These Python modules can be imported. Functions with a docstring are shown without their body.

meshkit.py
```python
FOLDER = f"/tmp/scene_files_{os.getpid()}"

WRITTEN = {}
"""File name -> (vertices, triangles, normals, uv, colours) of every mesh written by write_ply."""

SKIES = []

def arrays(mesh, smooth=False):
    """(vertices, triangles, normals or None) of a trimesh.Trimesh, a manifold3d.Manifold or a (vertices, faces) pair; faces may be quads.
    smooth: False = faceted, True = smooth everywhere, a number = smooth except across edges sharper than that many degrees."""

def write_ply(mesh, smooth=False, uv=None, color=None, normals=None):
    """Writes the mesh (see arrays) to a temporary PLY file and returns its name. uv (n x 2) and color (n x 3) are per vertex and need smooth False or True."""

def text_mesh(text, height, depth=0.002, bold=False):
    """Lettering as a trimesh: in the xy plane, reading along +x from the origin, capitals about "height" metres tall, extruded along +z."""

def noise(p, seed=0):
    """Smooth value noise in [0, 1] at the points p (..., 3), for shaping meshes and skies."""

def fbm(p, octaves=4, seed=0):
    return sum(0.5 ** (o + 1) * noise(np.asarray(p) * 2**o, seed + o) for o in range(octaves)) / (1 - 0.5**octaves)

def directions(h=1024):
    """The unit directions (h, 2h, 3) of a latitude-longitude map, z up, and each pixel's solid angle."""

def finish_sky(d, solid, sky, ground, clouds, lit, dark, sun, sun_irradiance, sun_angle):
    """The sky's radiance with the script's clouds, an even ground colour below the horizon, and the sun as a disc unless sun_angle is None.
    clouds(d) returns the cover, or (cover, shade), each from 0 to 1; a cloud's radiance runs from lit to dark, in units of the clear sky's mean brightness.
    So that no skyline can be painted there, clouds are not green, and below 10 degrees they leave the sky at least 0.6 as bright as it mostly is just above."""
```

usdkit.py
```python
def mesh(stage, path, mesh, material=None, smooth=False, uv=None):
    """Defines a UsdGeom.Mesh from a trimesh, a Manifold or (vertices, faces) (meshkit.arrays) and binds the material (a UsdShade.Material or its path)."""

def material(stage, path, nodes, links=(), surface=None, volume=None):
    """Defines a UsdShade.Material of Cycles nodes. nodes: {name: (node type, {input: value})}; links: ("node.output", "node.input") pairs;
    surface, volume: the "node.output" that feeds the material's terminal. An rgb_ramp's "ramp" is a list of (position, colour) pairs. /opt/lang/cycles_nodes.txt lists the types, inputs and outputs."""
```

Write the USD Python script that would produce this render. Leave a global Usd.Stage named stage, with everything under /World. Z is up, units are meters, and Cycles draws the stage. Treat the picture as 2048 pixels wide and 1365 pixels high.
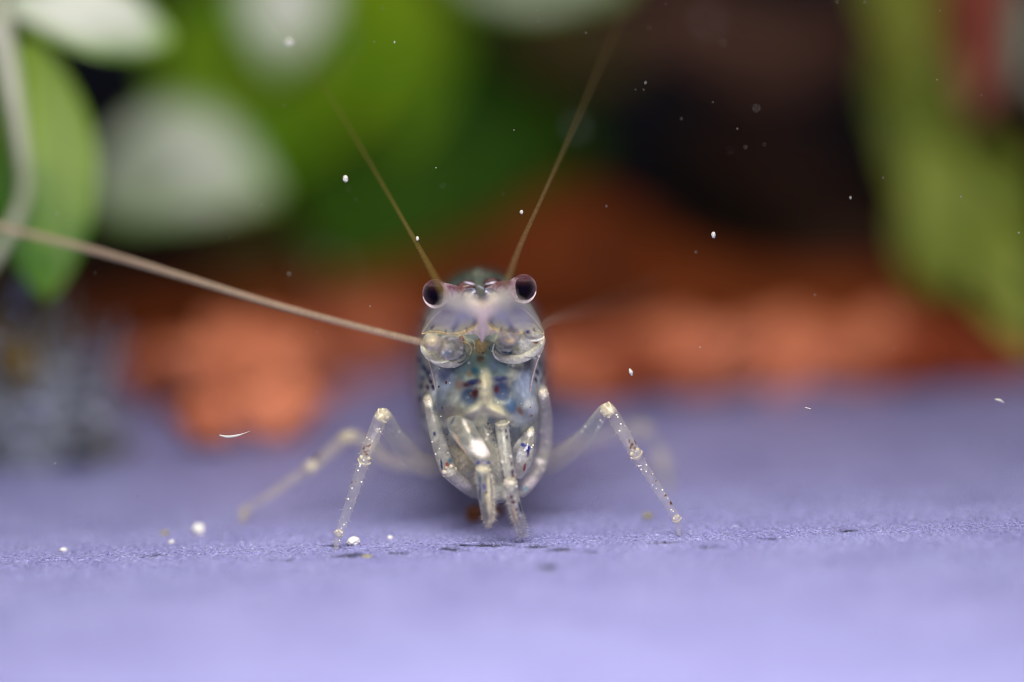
import math, numpy as np, trimesh, usdkit
from scipy.spatial import cKDTree
from meshkit import noise, fbm
from pxr import Usd, UsdGeom, UsdLux, UsdShade, Gf, Sdf, Vt

MM = 0.001
stage = Usd.Stage.CreateInMemory()
UsdGeom.SetStageUpAxis(stage, 'Z')
UsdGeom.SetStageMetersPerUnit(stage, 1.0)
UsdGeom.Xform.Define(stage, '/World')
UsdGeom.Scope.Define(stage, '/World/Looks')

# ------------------------------------------------------------------ camera (millimetres; macro lens, 150 mm from the animal)
D, TH, ROLL, FPX = 150.0, math.radians(10.0), math.radians(1.9), 8084.0
v = np.array([0, math.cos(TH), -math.sin(TH)])
r0, u0 = np.array([1.0, 0, 0]), np.array([0, math.sin(TH), math.cos(TH)])
rt = math.cos(ROLL) * r0 - math.sin(ROLL) * u0
up = math.cos(ROLL) * u0 + math.sin(ROLL) * r0
C = -(v * D + up * (682.5 - 1085) / FPX * D)
cam = UsdGeom.Camera.Define(stage, '/World/camera')
m = np.eye(4); m[0, :3], m[1, :3], m[2, :3], m[3, :3] = rt, up, -v, C * MM
cam.AddTransformOp().Set(Gf.Matrix4d(*m.ravel().tolist()))
cam.CreateFocalLengthAttr(100.0)
cam.CreateHorizontalApertureAttr(100.0 * 2048 / FPX)
cam.CreateFStopAttr(6.9)
cam.CreateFocusDistanceAttr(D * MM)
cam.CreateClippingRangeAttr(Gf.Vec2f(0.005, 20.0))
cam.CreateExposureAttr(0.14)

# ------------------------------------------------------------------ light: one aquarium lamp above and a little in front, plus added rear fill
lamp = UsdLux.RectLight.Define(stage, '/World/aquarium_lamp')
lamp.CreateWidthAttr(0.046); lamp.CreateHeightAttr(0.030)
lamp.CreateIntensityAttr(19.0); lamp.CreateColorAttr(Gf.Vec3f(1.0, 0.95, 0.85))
lamp.AddTranslateOp().Set(Gf.Vec3d(0.002, -0.036, 0.047)); lamp.AddRotateXOp().Set(4.0)
lamp2 = UsdLux.RectLight.Define(stage, '/World/added_rear_fill')  # unseen fill light, added to reach the background leaves
lamp2.CreateWidthAttr(0.080); lamp2.CreateHeightAttr(0.030)
lamp2.CreateIntensityAttr(2.1); lamp2.CreateColorAttr(Gf.Vec3f(1.0, 0.98, 0.92))
lamp2.AddTranslateOp().Set(Gf.Vec3d(-0.022, 0.018, 0.080)); lamp2.AddRotateXOp().Set(4.0)
usdkit.material(stage, '/World/Looks/dim_ambient', {'b': ('background_shader', {'color': (0.55, 0.62, 1.0), 'strength': 0.012})}, surface='b.background')
dome = UsdLux.DomeLight.Define(stage, '/World/ambient_dome')  # even dome added as dim ambient fill, not a sky
UsdShade.MaterialBindingAPI.Apply(dome.GetPrim()).Bind(UsdShade.Material.Get(stage, '/World/Looks/dim_ambient'))
dome.GetPrim().SetCustomDataByKey('kind', 'structure')

# ------------------------------------------------------------------ helpers
def P(px, py, d=0.0):
    z = D + d
    return C + v * z + rt * ((px - 1024) / FPX * z) + up * ((682.5 - py) / FPX * z)

def Q(pts):
    w = np.asarray(pts, float) - C
    z = w @ v
    return np.stack([1024 + (w @ rt) / z * FPX, 682.5 - (w @ up) / z * FPX, z - D], 1)

def G(px, py, h=0.0):
    """The point of the ground seen at the pixel, and its depth behind the plane of focus."""
    a, b = P(px, py, 0), P(px, py, 10)
    t = (h - a[2]) / (b[2] - a[2])
    p = a + (b - a) * t
    return p, t * 10

def W(rpx, d=0.0):
    return rpx * (D + d) / FPX

_names = {}
def numbered(parent, name):
    k = (parent, name); n = _names.get(k, 0); _names[k] = n + 1
    return f'{parent}/{name}' if n == 0 else f'{parent}/{name}_{n:03d}'

def tag(prim, label=None, cat=None, group=None, kind=None):
    for k, t in (('label', label), ('category', cat), ('group', group), ('kind', kind)):
        if t: prim.SetCustomDataByKey(k, t)
    return prim

def obj(name, mesh, mat, parent=None, at=None, tint=None, dens=None, smooth=True):
    """A Mesh prim from millimetre geometry. at: the thing's base in mm (its own origin)."""
    par = '/World' if parent is None else str(parent.GetPath())
    path = numbered(par, name)
    if isinstance(mesh, trimesh.Trimesh): V, F = np.array(mesh.vertices), np.array(mesh.faces)
    else: V, F = np.asarray(mesh[0], float), np.asarray(mesh[1], int)
    if F.shape[1] == 4: F = np.vstack([F[:, [0, 1, 2]], F[:, [0, 2, 3]]])
    base = np.zeros(3)
    if parent is not None:
        q = parent
        while q.GetPath().pathString not in BASES: q = q.GetParent()
        base = BASES[q.GetPath().pathString]
    elif at is not None: base = np.asarray(at, float)
    g = usdkit.mesh(stage, path, trimesh.Trimesh((V - base) * MM, F, process=False), f'/World/Looks/{mat}', smooth=smooth)
    pv = UsdGeom.PrimvarsAPI(g)
    if tint is not None: pv.CreatePrimvar('tint', Sdf.ValueTypeNames.Color3fArray, 'vertex').Set(Vt.Vec3fArray.FromNumpy(np.asarray(tint, np.float32)))
    if dens is not None: pv.CreatePrimvar('dens', Sdf.ValueTypeNames.FloatArray, 'vertex').Set(Vt.FloatArray.FromNumpy(np.asarray(dens, np.float32)))
    if parent is None and at is not None: g.AddTranslateOp().Set(Gf.Vec3d(*(base * MM).tolist()))
    return g.GetPrim()

BASES = {}
def thing(name, label, cat, at, group=None):
    path = numbered('/World', name)
    x = UsdGeom.Xform.Define(stage, path)
    x.AddTranslateOp().Set(Gf.Vec3d(*(np.asarray(at, float) * MM).tolist()))
    BASES[path] = np.asarray(at, float)
    return tag(x.GetPrim(), label, cat, group)

def join(parts):
    parts = [p if not isinstance(p, trimesh.Trimesh) else (p.vertices, p.faces) for p in parts]
    V, F, n = [], [], 0
    for a, b in parts:
        V.append(np.asarray(a)); F.append(np.asarray(b) + n); n += len(a)
    return np.vstack(V), np.vstack(F)

def spline(pts, n):
    """Catmull-Rom through rows of pts (any columns), n samples, evenly by first-three arc length."""
    p = np.asarray(pts, float)
    e = np.vstack([2 * p[0] - p[1], p, 2 * p[-1] - p[-2]])
    out = []
    for i in range(len(p) - 1):
        a, b, c, d = e[i], e[i + 1], e[i + 2], e[i + 3]
        t = np.linspace(0, 1, 24, endpoint=False)[:, None]
        out.append(0.5 * (2 * b + (c - a) * t + (2 * a - 5 * b + 4 * c - d) * t**2 + (3 * b - a - 3 * c + d) * t**3))
    q = np.vstack(out + [p[-1:]])
    s = np.r_[0, np.cumsum(np.linalg.norm(np.diff(q[:, :3], axis=0), axis=1))]
    t = np.linspace(0, s[-1], n)
    return np.stack([np.interp(t, s, q[:, k]) for k in range(q.shape[1])], 1)

def tube(pr, sides=12, flat=1.0, flat_dir=None, wob=0.0, seed=0):
    """pr: rows x, y, z, radius. Closed tube; flat < 1 squashes it along flat_dir."""
    p, r = pr[:, :3], np.maximum(pr[:, 3], 1e-4)
    T = np.gradient(p, axis=0); T /= np.linalg.norm(T, axis=1)[:, None]
    a = np.cross(T[0], [0.3, 0.2, 0.93]); a /= np.linalg.norm(a)
    V = []
    ang = np.linspace(0, 2 * np.pi, sides, endpoint=False)
    for i in range(len(p)):
        a = a - T[i] * (a @ T[i]); a /= np.linalg.norm(a); b = np.cross(T[i], a)
        ring = p[i] + r[i] * (np.cos(ang)[:, None] * a + np.sin(ang)[:, None] * b)
        if flat_dir is not None:
            ring = ring - np.outer((ring - p[i]) @ flat_dir, flat_dir) * (1 - flat)
        V.append(ring)
    V = np.vstack(V + [p[:1] - T[:1] * r[0] * .5, p[-1:] + T[-1:] * r[-1] * .5])
    if wob:
        V = V + wob * (fbm(V[:, [0, 1, 2]] * 2.1 + seed, 3, seed)[:, None] - .5) * np.repeat(np.r_[r, r[0], r[-1]][:, None], 1, 1)[np.r_[np.repeat(np.arange(len(p)), sides), len(p), len(p) + 1]]
    F = []
    n = len(p)
    for i in range(n - 1):
        for j in range(sides):
            k = (j + 1) % sides
            F += [[i * sides + j, i * sides + k, (i + 1) * sides + k], [i * sides + j, (i + 1) * sides + k, (i + 1) * sides + j]]
    for j in range(sides):
        k = (j + 1) % sides
        F += [[n * sides, k, j], [n * sides + 1, (n - 1) * sides + j, (n - 1) * sides + k]]
    return V, np.array(F)

def pxpath(rows, n):
    """rows: px, py, depth, radius in px -> samples x, y, z, r in mm."""
    return spline([np.r_[P(a, b, d), W(r, d)] for a, b, d, r in rows], n)

def spike(p, q, r):
    p, q = np.asarray(p), np.asarray(q)
    t = (q - p) / np.linalg.norm(q - p)
    a = np.cross(t, [.3, .5, .8]); a /= np.linalg.norm(a); b = np.cross(t, a)
    V = [p + r * (math.cos(x) * a + math.sin(x) * b) for x in (0, 2.094, 4.189)] + [q]
    return np.array(V), np.array([[0, 1, 3], [1, 2, 3], [2, 0, 3], [0, 2, 1]])

def blob(c, rad, sub=3, amp=0.0, freq=1.0, seed=0, axes=None):
    s = trimesh.creation.icosphere(subdivisions=sub)
    V = np.array(s.vertices); n = V.copy()
    V = V * (1 + amp * (2 * fbm(n * freq + seed * 7.3, 4, seed) - 1))[:, None] * np.asarray(rad)
    if axes is not None: V = V @ np.asarray(axes)
    return V + np.asarray(c), np.array(s.faces)
CAMAX = np.array([rt, up, v])

# ------------------------------------------------------------------ materials
def mat(name, nodes, links, surface): usdkit.material(stage, f'/World/Looks/{name}', nodes, links, surface=surface)

def shell_mat(name, rough=0.22, edge=0.5, spec=0.5, transl=0.35, tex=0.25, scale=9000, power=2.2):
    """Clear chitin: see-through, denser where it is seen edge on, with pigment and painted highlights (tint) and density (dens)."""
    mat(name, {
        't': ('attribute', {'attribute': 'tint'}), 'a': ('attribute', {'attribute': 'dens'}),
        'g': ('geometry', {}), 'nz': ('noise_texture', {'scale': scale, 'detail': 4.0, 'roughness': 0.6}),
        'mr': ('map_range', {'from_min': .3, 'from_max': .7, 'to_min': 1 - tex, 'to_max': 1 + tex}),
        'c': ('mix', {'mix_type': 'multiply', 'fac': 1.0}),
        'lw': ('layer_weight', {'blend': 0.5}), 'pw': ('math', {'math_type': 'power', 'value2': power}),
        'em': ('math', {'math_type': 'multiply', 'value2': edge}),
        'da': ('math', {'math_type': 'multiply'}),
        'sum': ('math', {'math_type': 'add', 'use_clamp': True}),
        'bm': ('bump', {'strength': 0.25, 'distance': 0.00002}),
        'p': ('principled_bsdf', {'roughness': rough, 'specular_ior_level': spec, 'ior': 1.42}),
        'tl': ('translucent_bsdf', {}), 'mx': ('mix_closure', {'fac': transl}),
        'tr': ('transparent_bsdf', {}), 'out': ('mix_closure', {}),
    }, [('g.position', 'nz.vector'), ('nz.fac', 'mr.value'), ('t.color', 'c.color1'), ('mr.result', 'c.color2'), ('c.color', 'p.base_color'), ('c.color', 'tl.color'),
        ('lw.facing', 'pw.value1'), ('pw.value', 'em.value1'), ('a.fac', 'da.value1'), ('mr.result', 'da.value2'), ('da.value', 'sum.value1'), ('em.value', 'sum.value2'),
        ('nz.fac', 'bm.height'), ('bm.normal', 'p.normal'),
        ('p.BSDF', 'mx.closure1'), ('tl.BSDF', 'mx.closure2'), ('sum.value', 'out.fac'), ('tr.BSDF', 'out.closure1'), ('mx.closure', 'out.closure2')], 'out.closure')

shell_mat('clear_shell')
shell_mat('body_shell', rough=0.3, spec=.22, edge=0.35, tex=0.15, scale=3000)
shell_mat('leg_shell', rough=0.12, edge=0.75, spec=0.9, power=3.2)
shell_mat('thin_feeler_shell', rough=.4, edge=.10, transl=.4, spec=.2)
shell_mat('feeler_shell', rough=0.35, edge=0.3, transl=.4, spec=.3)

def plain(name, color, rough=.5, spec=.5, noise_scale=None, color2=None, bump=0.0, bscale=2000, coat=0.0, transl=0.0, bdist=0.0002, lo=.35, hi=.65):
    nodes = {'p': ('principled_bsdf', {'base_color': color, 'roughness': rough, 'specular_ior_level': spec, 'coat_weight': coat, 'coat_roughness': .15}), 'g': ('geometry', {})}
    links, out = [], 'p.BSDF'
    if noise_scale:
        nodes |= {'n': ('noise_texture', {'scale': noise_scale, 'detail': 5.0, 'roughness': .6}), 'r': ('rgb_ramp', {'ramp': [(lo, color), (hi, color2)]})}
        links += [('g.position', 'n.vector'), ('n.fac', 'r.fac'), ('r.color', 'p.base_color')]
    if bump:
        nodes |= {'bn': ('noise_texture', {'scale': bscale, 'detail': 5.0, 'roughness': .65}), 'b': ('bump', {'strength': bump, 'distance': bdist})}
        links += [('g.position', 'bn.vector'), ('bn.fac', 'b.height'), ('b.normal', 'p.normal')]
    if transl:
        nodes |= {'t': ('translucent_bsdf', {'color': color}), 'x': ('mix_closure', {'fac': transl})}
        links += [('p.BSDF', 'x.closure1'), ('t.BSDF', 'x.closure2')]
        if noise_scale: links += [('r.color', 't.color')]
        out = 'x.closure'
    mat(name, nodes, links, out)

# ground: fine lavender leathery sheet
mat('lavender_ground', {
    't': ('attribute', {'attribute': 'tint'}), 'g': ('geometry', {}),
    'n': ('noise_texture', {'scale': 7000, 'detail': 4.0, 'roughness': .7}),
    'n2': ('noise_texture', {'scale': 260, 'detail': 4.0, 'roughness': .55}),
    'r': ('rgb_ramp', {'ramp': [(.34, (.45, .45, .50)), (.47, (.95, .95, .96)), (.58, (1.1, 1.1, 1.06)), (.66, (1.9, 1.9, 1.4))]}),  # brightest stop paints sparkle flecks into the ground colour
    'r2': ('rgb_ramp', {'ramp': [(.3, (.84, .83, .88)), (.7, (1.1, 1.1, 1.06))]}),
    'c': ('mix', {'mix_type': 'multiply', 'fac': 1.0}), 'c2': ('mix', {'mix_type': 'multiply', 'fac': 1.0}),
    'vo': ('noise_texture', {'scale': 7000, 'detail': 3.0, 'roughness': .7}),
    'b': ('bump', {'strength': 1.0, 'distance': .0003}),
    'p': ('principled_bsdf', {'roughness': .36, 'specular_ior_level': .6}),
}, [('g.position', 'n.vector'), ('g.position', 'n2.vector'), ('g.position', 'vo.vector'), ('n.fac', 'r.fac'), ('n2.fac', 'r2.fac'), ('t.color', 'c.color1'), ('r.color', 'c.color2'), ('c.color', 'c2.color1'), ('r2.color', 'c2.color2'),
    ('c2.color', 'p.base_color'), ('vo.fac', 'b.height'), ('b.normal', 'p.normal')], 'p.BSDF')
plain('sparkle_grain', (.58, .57, .82), .15, .9, noise_scale=900, color2=(.30, .29, .52))  # glossy grains added to make the ground sparkle
plain('white_crumb', (.85, .83, .80), .5, .4, bump=.4, bscale=4000, transl=.2, bdist=.00008)
plain('ochre_crumb', (.28, .25, .07), .5, .4, bump=.4, bscale=4000, bdist=.00008)
plain('rust_crumb', (.33, .10, .02), .5, .5, noise_scale=2500, color2=(.12, .04, .01))
plain('speck', (.55, .55, .53), .35, .5, transl=.3)
plain('dull_speck', (.28, .27, .25), .5, .3, transl=.4)
plain('orange_rock', (.19, .028, .004), .6, .3, noise_scale=120, color2=(.58, .19, .10), lo=.42, hi=.62, bump=.5, bscale=500, bdist=.0006)
plain('brown_wood', (.06, .011, .0012), .75, .15, noise_scale=90, color2=(.21, .042, .007), bump=.5, bscale=300, bdist=.0006)
plain('grey_wood', (.03, .014, .011), .7, .2, noise_scale=90, color2=(.24, .11, .075), bump=.5, bscale=300, bdist=.0006)
plain('dark_soil', (.03, .018, .012), .8, .2)
shell_mat('bubble_skin', rough=.15, edge=.12, spec=.3, tex=.05)
plain('back_panel_paint', (.006, .008, .022), .6, .2)
plain('moss', (.10, .085, .04), .5, .4, noise_scale=220, color2=(.46, .50, .62), transl=.4)
plain('plant_stem', (.24, .28, .17), .4, .5, noise_scale=200, color2=(.55, .55, .48), transl=.2)
plain('setae', (.85, .78, .62), .3, .6, transl=.3)
plain('glint_bead', (.92, .90, .84), .08, 1.0, transl=.2)

def leaf_mat(name, c1, c2, rough=.35, spec=.6, transl=.3, vein=(1.35, 1.3, 1.2)):
    mat(name, {
        't': ('attribute', {'attribute': 'dens'}), 'g': ('geometry', {}), 'n': ('noise_texture', {'scale': 190, 'detail': 4.0}),
        'r': ('rgb_ramp', {'ramp': [(.40, c1), (.60, c2)]}), 'vm': ('mix', {'mix_type': 'multiply', 'color2': vein}),
        'p': ('principled_bsdf', {'roughness': rough, 'specular_ior_level': spec}), 'tl': ('translucent_bsdf', {}), 'x': ('mix_closure', {'fac': transl}),
    }, [('g.position', 'n.vector'), ('n.fac', 'r.fac'), ('r.color', 'vm.color1'), ('t.fac', 'vm.fac'), ('vm.color', 'p.base_color'), ('vm.color', 'tl.color'), ('p.BSDF', 'x.closure1'), ('tl.BSDF', 'x.closure2')], 'x.closure')
leaf_mat('green_leaf', (.03, .125, .0006), (.15, .26, .015), rough=.4, spec=.25)
leaf_mat('dark_leaf', (.012, .058, .0003), (.034, .10, .0006), rough=.6, spec=.12)
leaf_mat('bright_leaf', (.12, .30, .001), (.26, .42, .004), rough=.5, spec=.15)
leaf_mat('painted_sheen_leaf', (.40, .50, .34), (.80, .82, .80), rough=.28, spec=1.0, vein=(.30, .52, .06))  # lamp sheen partly painted in as a whitish base colour
leaf_mat('olive_leaf', (.13, .18, .010), (.27, .33, .055), rough=.5, spec=.25)
leaf_mat('dark_olive_leaf', (.07, .12, .004), (.17, .20, .018), rough=.5, spec=.2)
leaf_mat('red_leaf', (.22, .035, .02), (.38, .10, .07), rough=.45, spec=.4)
leaf_mat('brown_leaf', (.07, .05, .006), (.12, .075, .012), rough=.6, spec=.3)
leaf_mat('teal_leaf', (.12, .22, .17), (.25, .38, .32), rough=.4, spec=.4)

# ------------------------------------------------------------------ setting
rng = np.random.default_rng(7)
def axis_steps(stops):
    out = [stops[0][0]]
    for (a, st), (b, _) in zip(stops[:-1], stops[1:]):
        n = max(1, int(round((b - a) / st))); out += list(np.linspace(a, b, n + 1)[1:])
    return np.array(out)
CRACKS = [(700, 1111, 28, 5), (800, 1106, 22, 3), (905, 1099, 26, 3), (985, 1091, 38, 3.5), (1118, 1098, 20, 5), (1210, 1103, 36, 2.5), (930, 1091, 20, 2.5), (1075, 1092, 18, 3),
          (1095, 1132, 16, 9), (660, 1090, 14, 4), (1420, 1093, 24, 3), (1545, 1075, 20, 3), (560, 1118, 20, 3),
          (1700, 1062, 22, 3), (1330, 1084, 26, 2.5), (300, 1112, 22, 3), ]
gx = axis_steps([(-260, 12), (-40, 1.0), (-21, .07), (21, 1.0), (40, 12), (260, 12)])
gy = axis_steps([(-120, 8), (-40, .8), (-8, .15), (-3.2, .045), (4.5, .15), (12, .8), (52, 8), (52.1, 8)])
X, Y = np.meshgrid(gx, gy)
near = np.exp(-(Y / 14.0) ** 2)
XY = np.stack([X, Y, 0 * X], -1)
Z = .10 * (fbm(XY * [1.6, 2.2, 1], 3, 3) - .5) + .16 * (fbm(XY * .45, 3, 9) - .5) + .5 * (fbm(XY * .07, 2, 5) - .5) * (1 - near)
Z += near * .085 * (fbm(XY * [5.5, 6.5, 1], 2, 11) - .5)
tint = np.ones(X.shape + (3,)) * np.array([.312, .314, .70])
q = Q(np.stack([X, Y, 0 * X], -1).reshape(-1, 3)).reshape(X.shape + (3,))
for cx, cy, hw, hh in CRACKS:
    g0, _ = G(cx, cy); hh = hh * .5
    wx, wy = W(hw), W(hh) / math.sin(math.radians(12.8))
    wn = fbm(XY * [2.2, 2.2, 1] + cx, 3, 17) - .5
    dx, dy = (X - g0[0]) / wx + wn * .8, (Y - g0[1] - wn * .8 * wx) / wy
    k = np.exp(-(dx ** 2) ** 1.3 - (dy ** 2)) * np.clip(.25 + 2.0 * noise(XY * [5, 9, 1], 21), 0, 1)
    Z -= .09 * k
    tint *= (1 - .93 * np.clip(k * 1.5, 0, 1))[..., None] * np.array([1, 1, 1]) + 0
Z -= Z[np.argmin(np.abs(gy))].mean()
n1, n0 = X.shape
idx = np.arange(n1 * n0).reshape(n1, n0)
quad = np.stack([idx[:-1, :-1], idx[:-1, 1:], idx[1:, 1:], idx[1:, :-1]], -1).reshape(-1, 4)
tag(obj('ground', (np.stack([X, Y, Z], -1).reshape(-1, 3), quad), 'lavender_ground', tint=tint.reshape(-1, 3)), kind='structure')
_gtree = cKDTree(np.stack([X, Y], -1).reshape(-1, 2)); _gz = Z.ravel()
def gz(x, y): return float(_gz[_gtree.query([x, y])[1]])
soil = trimesh.creation.box((520, 60, 1)); soil.apply_translation((0, 82.5, -1.2))
tag(obj('soil', soil, 'dark_soil', smooth=False), kind='structure')
sparkle_grit = []
gb = trimesh.creation.icosphere(subdivisions=1)
for k in range(3200):
    gy_, gx_ = rng.normal() * 6.5 + 1.5, rng.uniform(-24, 24)
    rr = .012 + .022 * rng.uniform() ** 3
    sparkle_grit.append((gb.vertices * rr * rng.uniform(.6, 1.2, 3) + [gx_, gy_, gz(gx_, gy_) + rr * .2], gb.faces))
tag(obj('sparkle_grit', join(sparkle_grit), 'sparkle_grain', smooth=False), 'fine pale grains added for sparkle over the lavender ground', 'sparkle_grit', kind='stuff')
wall = trimesh.creation.box((520, 4, 200)); wall.apply_translation((0, 112, 98))
tag(obj('tank_wall', wall, 'back_panel_paint', smooth=False), kind='structure')

# ------------------------------------------------------------------ background: rocks, wood, plants
def leaf_mesh(base, tip, width, facing, margin=False, bend=0.0, cup=0.15, n=26, mwid=13, thick=.22, shape=1.0, wav=0.0, seed=0):
    """A blade from base to tip (mm), its upper side towards facing; returns mesh and vein weight per vertex."""
    base, tip = np.asarray(base, float), np.asarray(tip, float)
    L = np.linalg.norm(tip - base); t = (tip - base) / L
    nrm = np.asarray(facing, float); nrm = nrm - t * (nrm @ t); nrm /= np.linalg.norm(nrm)
    side = np.cross(t, nrm)
    s = np.linspace(0, 1, n)[:, None]; w = np.linspace(-1, 1, mwid)[None, :]
    prof = np.sin(np.pi * np.clip(s, 0, 1) ** shape) ** .75 * .97 + .03
    half = width / 2 * prof
    zz = -bend * L * (s - .5) ** 2 * 4 + bend * L + cup * half * (w ** 2) + wav * np.sin(9 * s + 2 * w + seed)
    groove = -.12 * np.exp(-(w * 7) ** 2) * np.ones_like(s)
    vein = np.exp(-(w * 9) ** 2) + .6 * np.clip(np.cos(2 * np.pi * (s * 9 - np.abs(w) * 1.6)) - .75, 0, 1) * 3 * (1 - .0 * w)
    top = base + s[..., None] * L * t + (w * half)[..., None] * side + (zz + groove)[..., None] * nrm
    bot = top - thick * nrm
    V = np.vstack([top.reshape(-1, 3), bot.reshape(-1, 3)])
    i = np.arange(n * mwid).reshape(n, mwid); k = n * mwid
    a = np.stack([i[:-1, :-1], i[:-1, 1:], i[1:, 1:], i[1:, :-1]], -1).reshape(-1, 4)
    F = [a, a[:, ::-1] + k]
    loop = np.r_[i[0, :], i[1:, -1], i[-1, -2::-1], i[-2:0:-1, 0]]
    l2 = np.roll(loop, -1)
    F.append(np.stack([loop, loop + k, l2 + k, l2], -1))
    if margin: vein = np.clip((np.abs(w) - .62) / .3, 0, 1) + np.clip((s - .80) / .2, 0, 1) + .35 * np.exp(-(w * 8) ** 2)
    vv = np.clip(np.broadcast_to(vein, (n, mwid)).reshape(-1), 0, 1)
    return (V, np.vstack(F)), np.r_[vv, vv]

def leaf(parent, a, b, wpx, m, facing=(0, -.75, .66), stalk=True, stem_m='plant_stem', **k):
    pa, pb = P(*a), P(*b)
    mesh, vein = leaf_mesh(pa, pb, W(wpx, (a[2] + b[2]) / 2), facing, margin=m == 'painted_sheen_leaf', **k)
    return obj('leaf', mesh, m, parent, dens=vein)

def stem(parent, pts, m='plant_stem', n=40):
    obj('stem', tube(pxpath(pts, n), 12), m, parent)

def foot(px, py, d):
    """A point on the ground straight below the pixel at that depth."""
    p = P(px, py, d); return np.array([p[0], p[1], 0.0])

def pix_of(p): return Q(p[None])[0]

# plant at the left edge, nearest
f = foot(10, 300, 13)
A = thing('aquatic_plant', 'green plant at the left edge with one upright veined leaf and a pale stem', 'plant', f)
fp = pix_of(f)
stem(A, [(fp[0] - 150, fp[1], fp[2], 20), (-160, 760, 13, 20), (-40, 560, 10.5, 16), (46, 400, 10.5, 15), (36, 260, 10.5, 18), (14, 140, 10.8, 24), (-6, 40, 11, 28), (-20, -80, 12, 24)])
leaf(A, (55, 70, 14), (95, 600, 12), 235, 'green_leaf', (.25, -.9, .35), bend=.03, cup=.12)
leaf(A, (-10, 5, 14), (345, 78, 16), 225, 'painted_sheen_leaf', (.05, -.62, .78), bend=.05, cup=.08, shape=1.25)
leaf(A, (-10, 60, 14), (-60, 640, 11), 120, 'green_leaf', (-.2, -.9, .3), bend=.03)
leaf(A, (-20, 430, 17), (60, 800, 15), 130, 'brown_leaf', (.2, -.8, .4), bend=.05)

# plant behind the shrimp with broad leaves
f = foot(640, 400, 42)
B = thing('aquatic_plant', 'broad-leaved green plant with several leaves paled by painted lamp sheen behind the shrimp', 'plant', f)
fp = pix_of(f)
stem(B, [(fp[0], fp[1], fp[2], 22), (660, 560, 43, 20), (650, 300, 44, 18), (640, 60, 45, 16), (640, -160, 45, 12)])
leaf(B, (200, 320, 34), (550, 392, 31), 350, 'painted_sheen_leaf', (.10, -.66, .72), bend=.05, cup=.12, shape=.66)
leaf(B, (600, -190, 38), (558, 150, 32), 205, 'painted_sheen_leaf', (.0, -.7, .7), bend=.02, cup=.1, shape=1.1)
leaf(B, (900, -80, 36), (1260, -30, 30), 230, 'painted_sheen_leaf', (.0, -.62, .78), bend=-.04, cup=.1)
leaf(B, (640, -120, 48), (470, 380, 42), 470, 'bright_leaf', (-.1, -.8, .5), bend=.03)
leaf(B, (760, -120, 48), (740, 330, 44), 330, 'bright_leaf', (.1, -.8, .5), bend=.03)
leaf(B, (770, 90, 46), (870, 640, 42), 500, 'dark_leaf', (.1, -.97, .1), bend=.03)
leaf(B, (800, 60, 52), (1180, 330, 48), 330, 'dark_leaf', (.1, -.95, .2), bend=.03)
leaf(B, (1000, 40, 46), (1280, 150, 44), 200, 'brown_leaf', (.1, -.8, .5), bend=.03)
leaf(B, (690, 250, 50), (460, 620, 44), 330, 'brown_leaf', (0, -.9, .3), bend=.03)
leaf(B, (680, 330, 48), (640, 660, 44), 300, 'brown_leaf', (0, -.9, .3), bend=.03)

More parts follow.
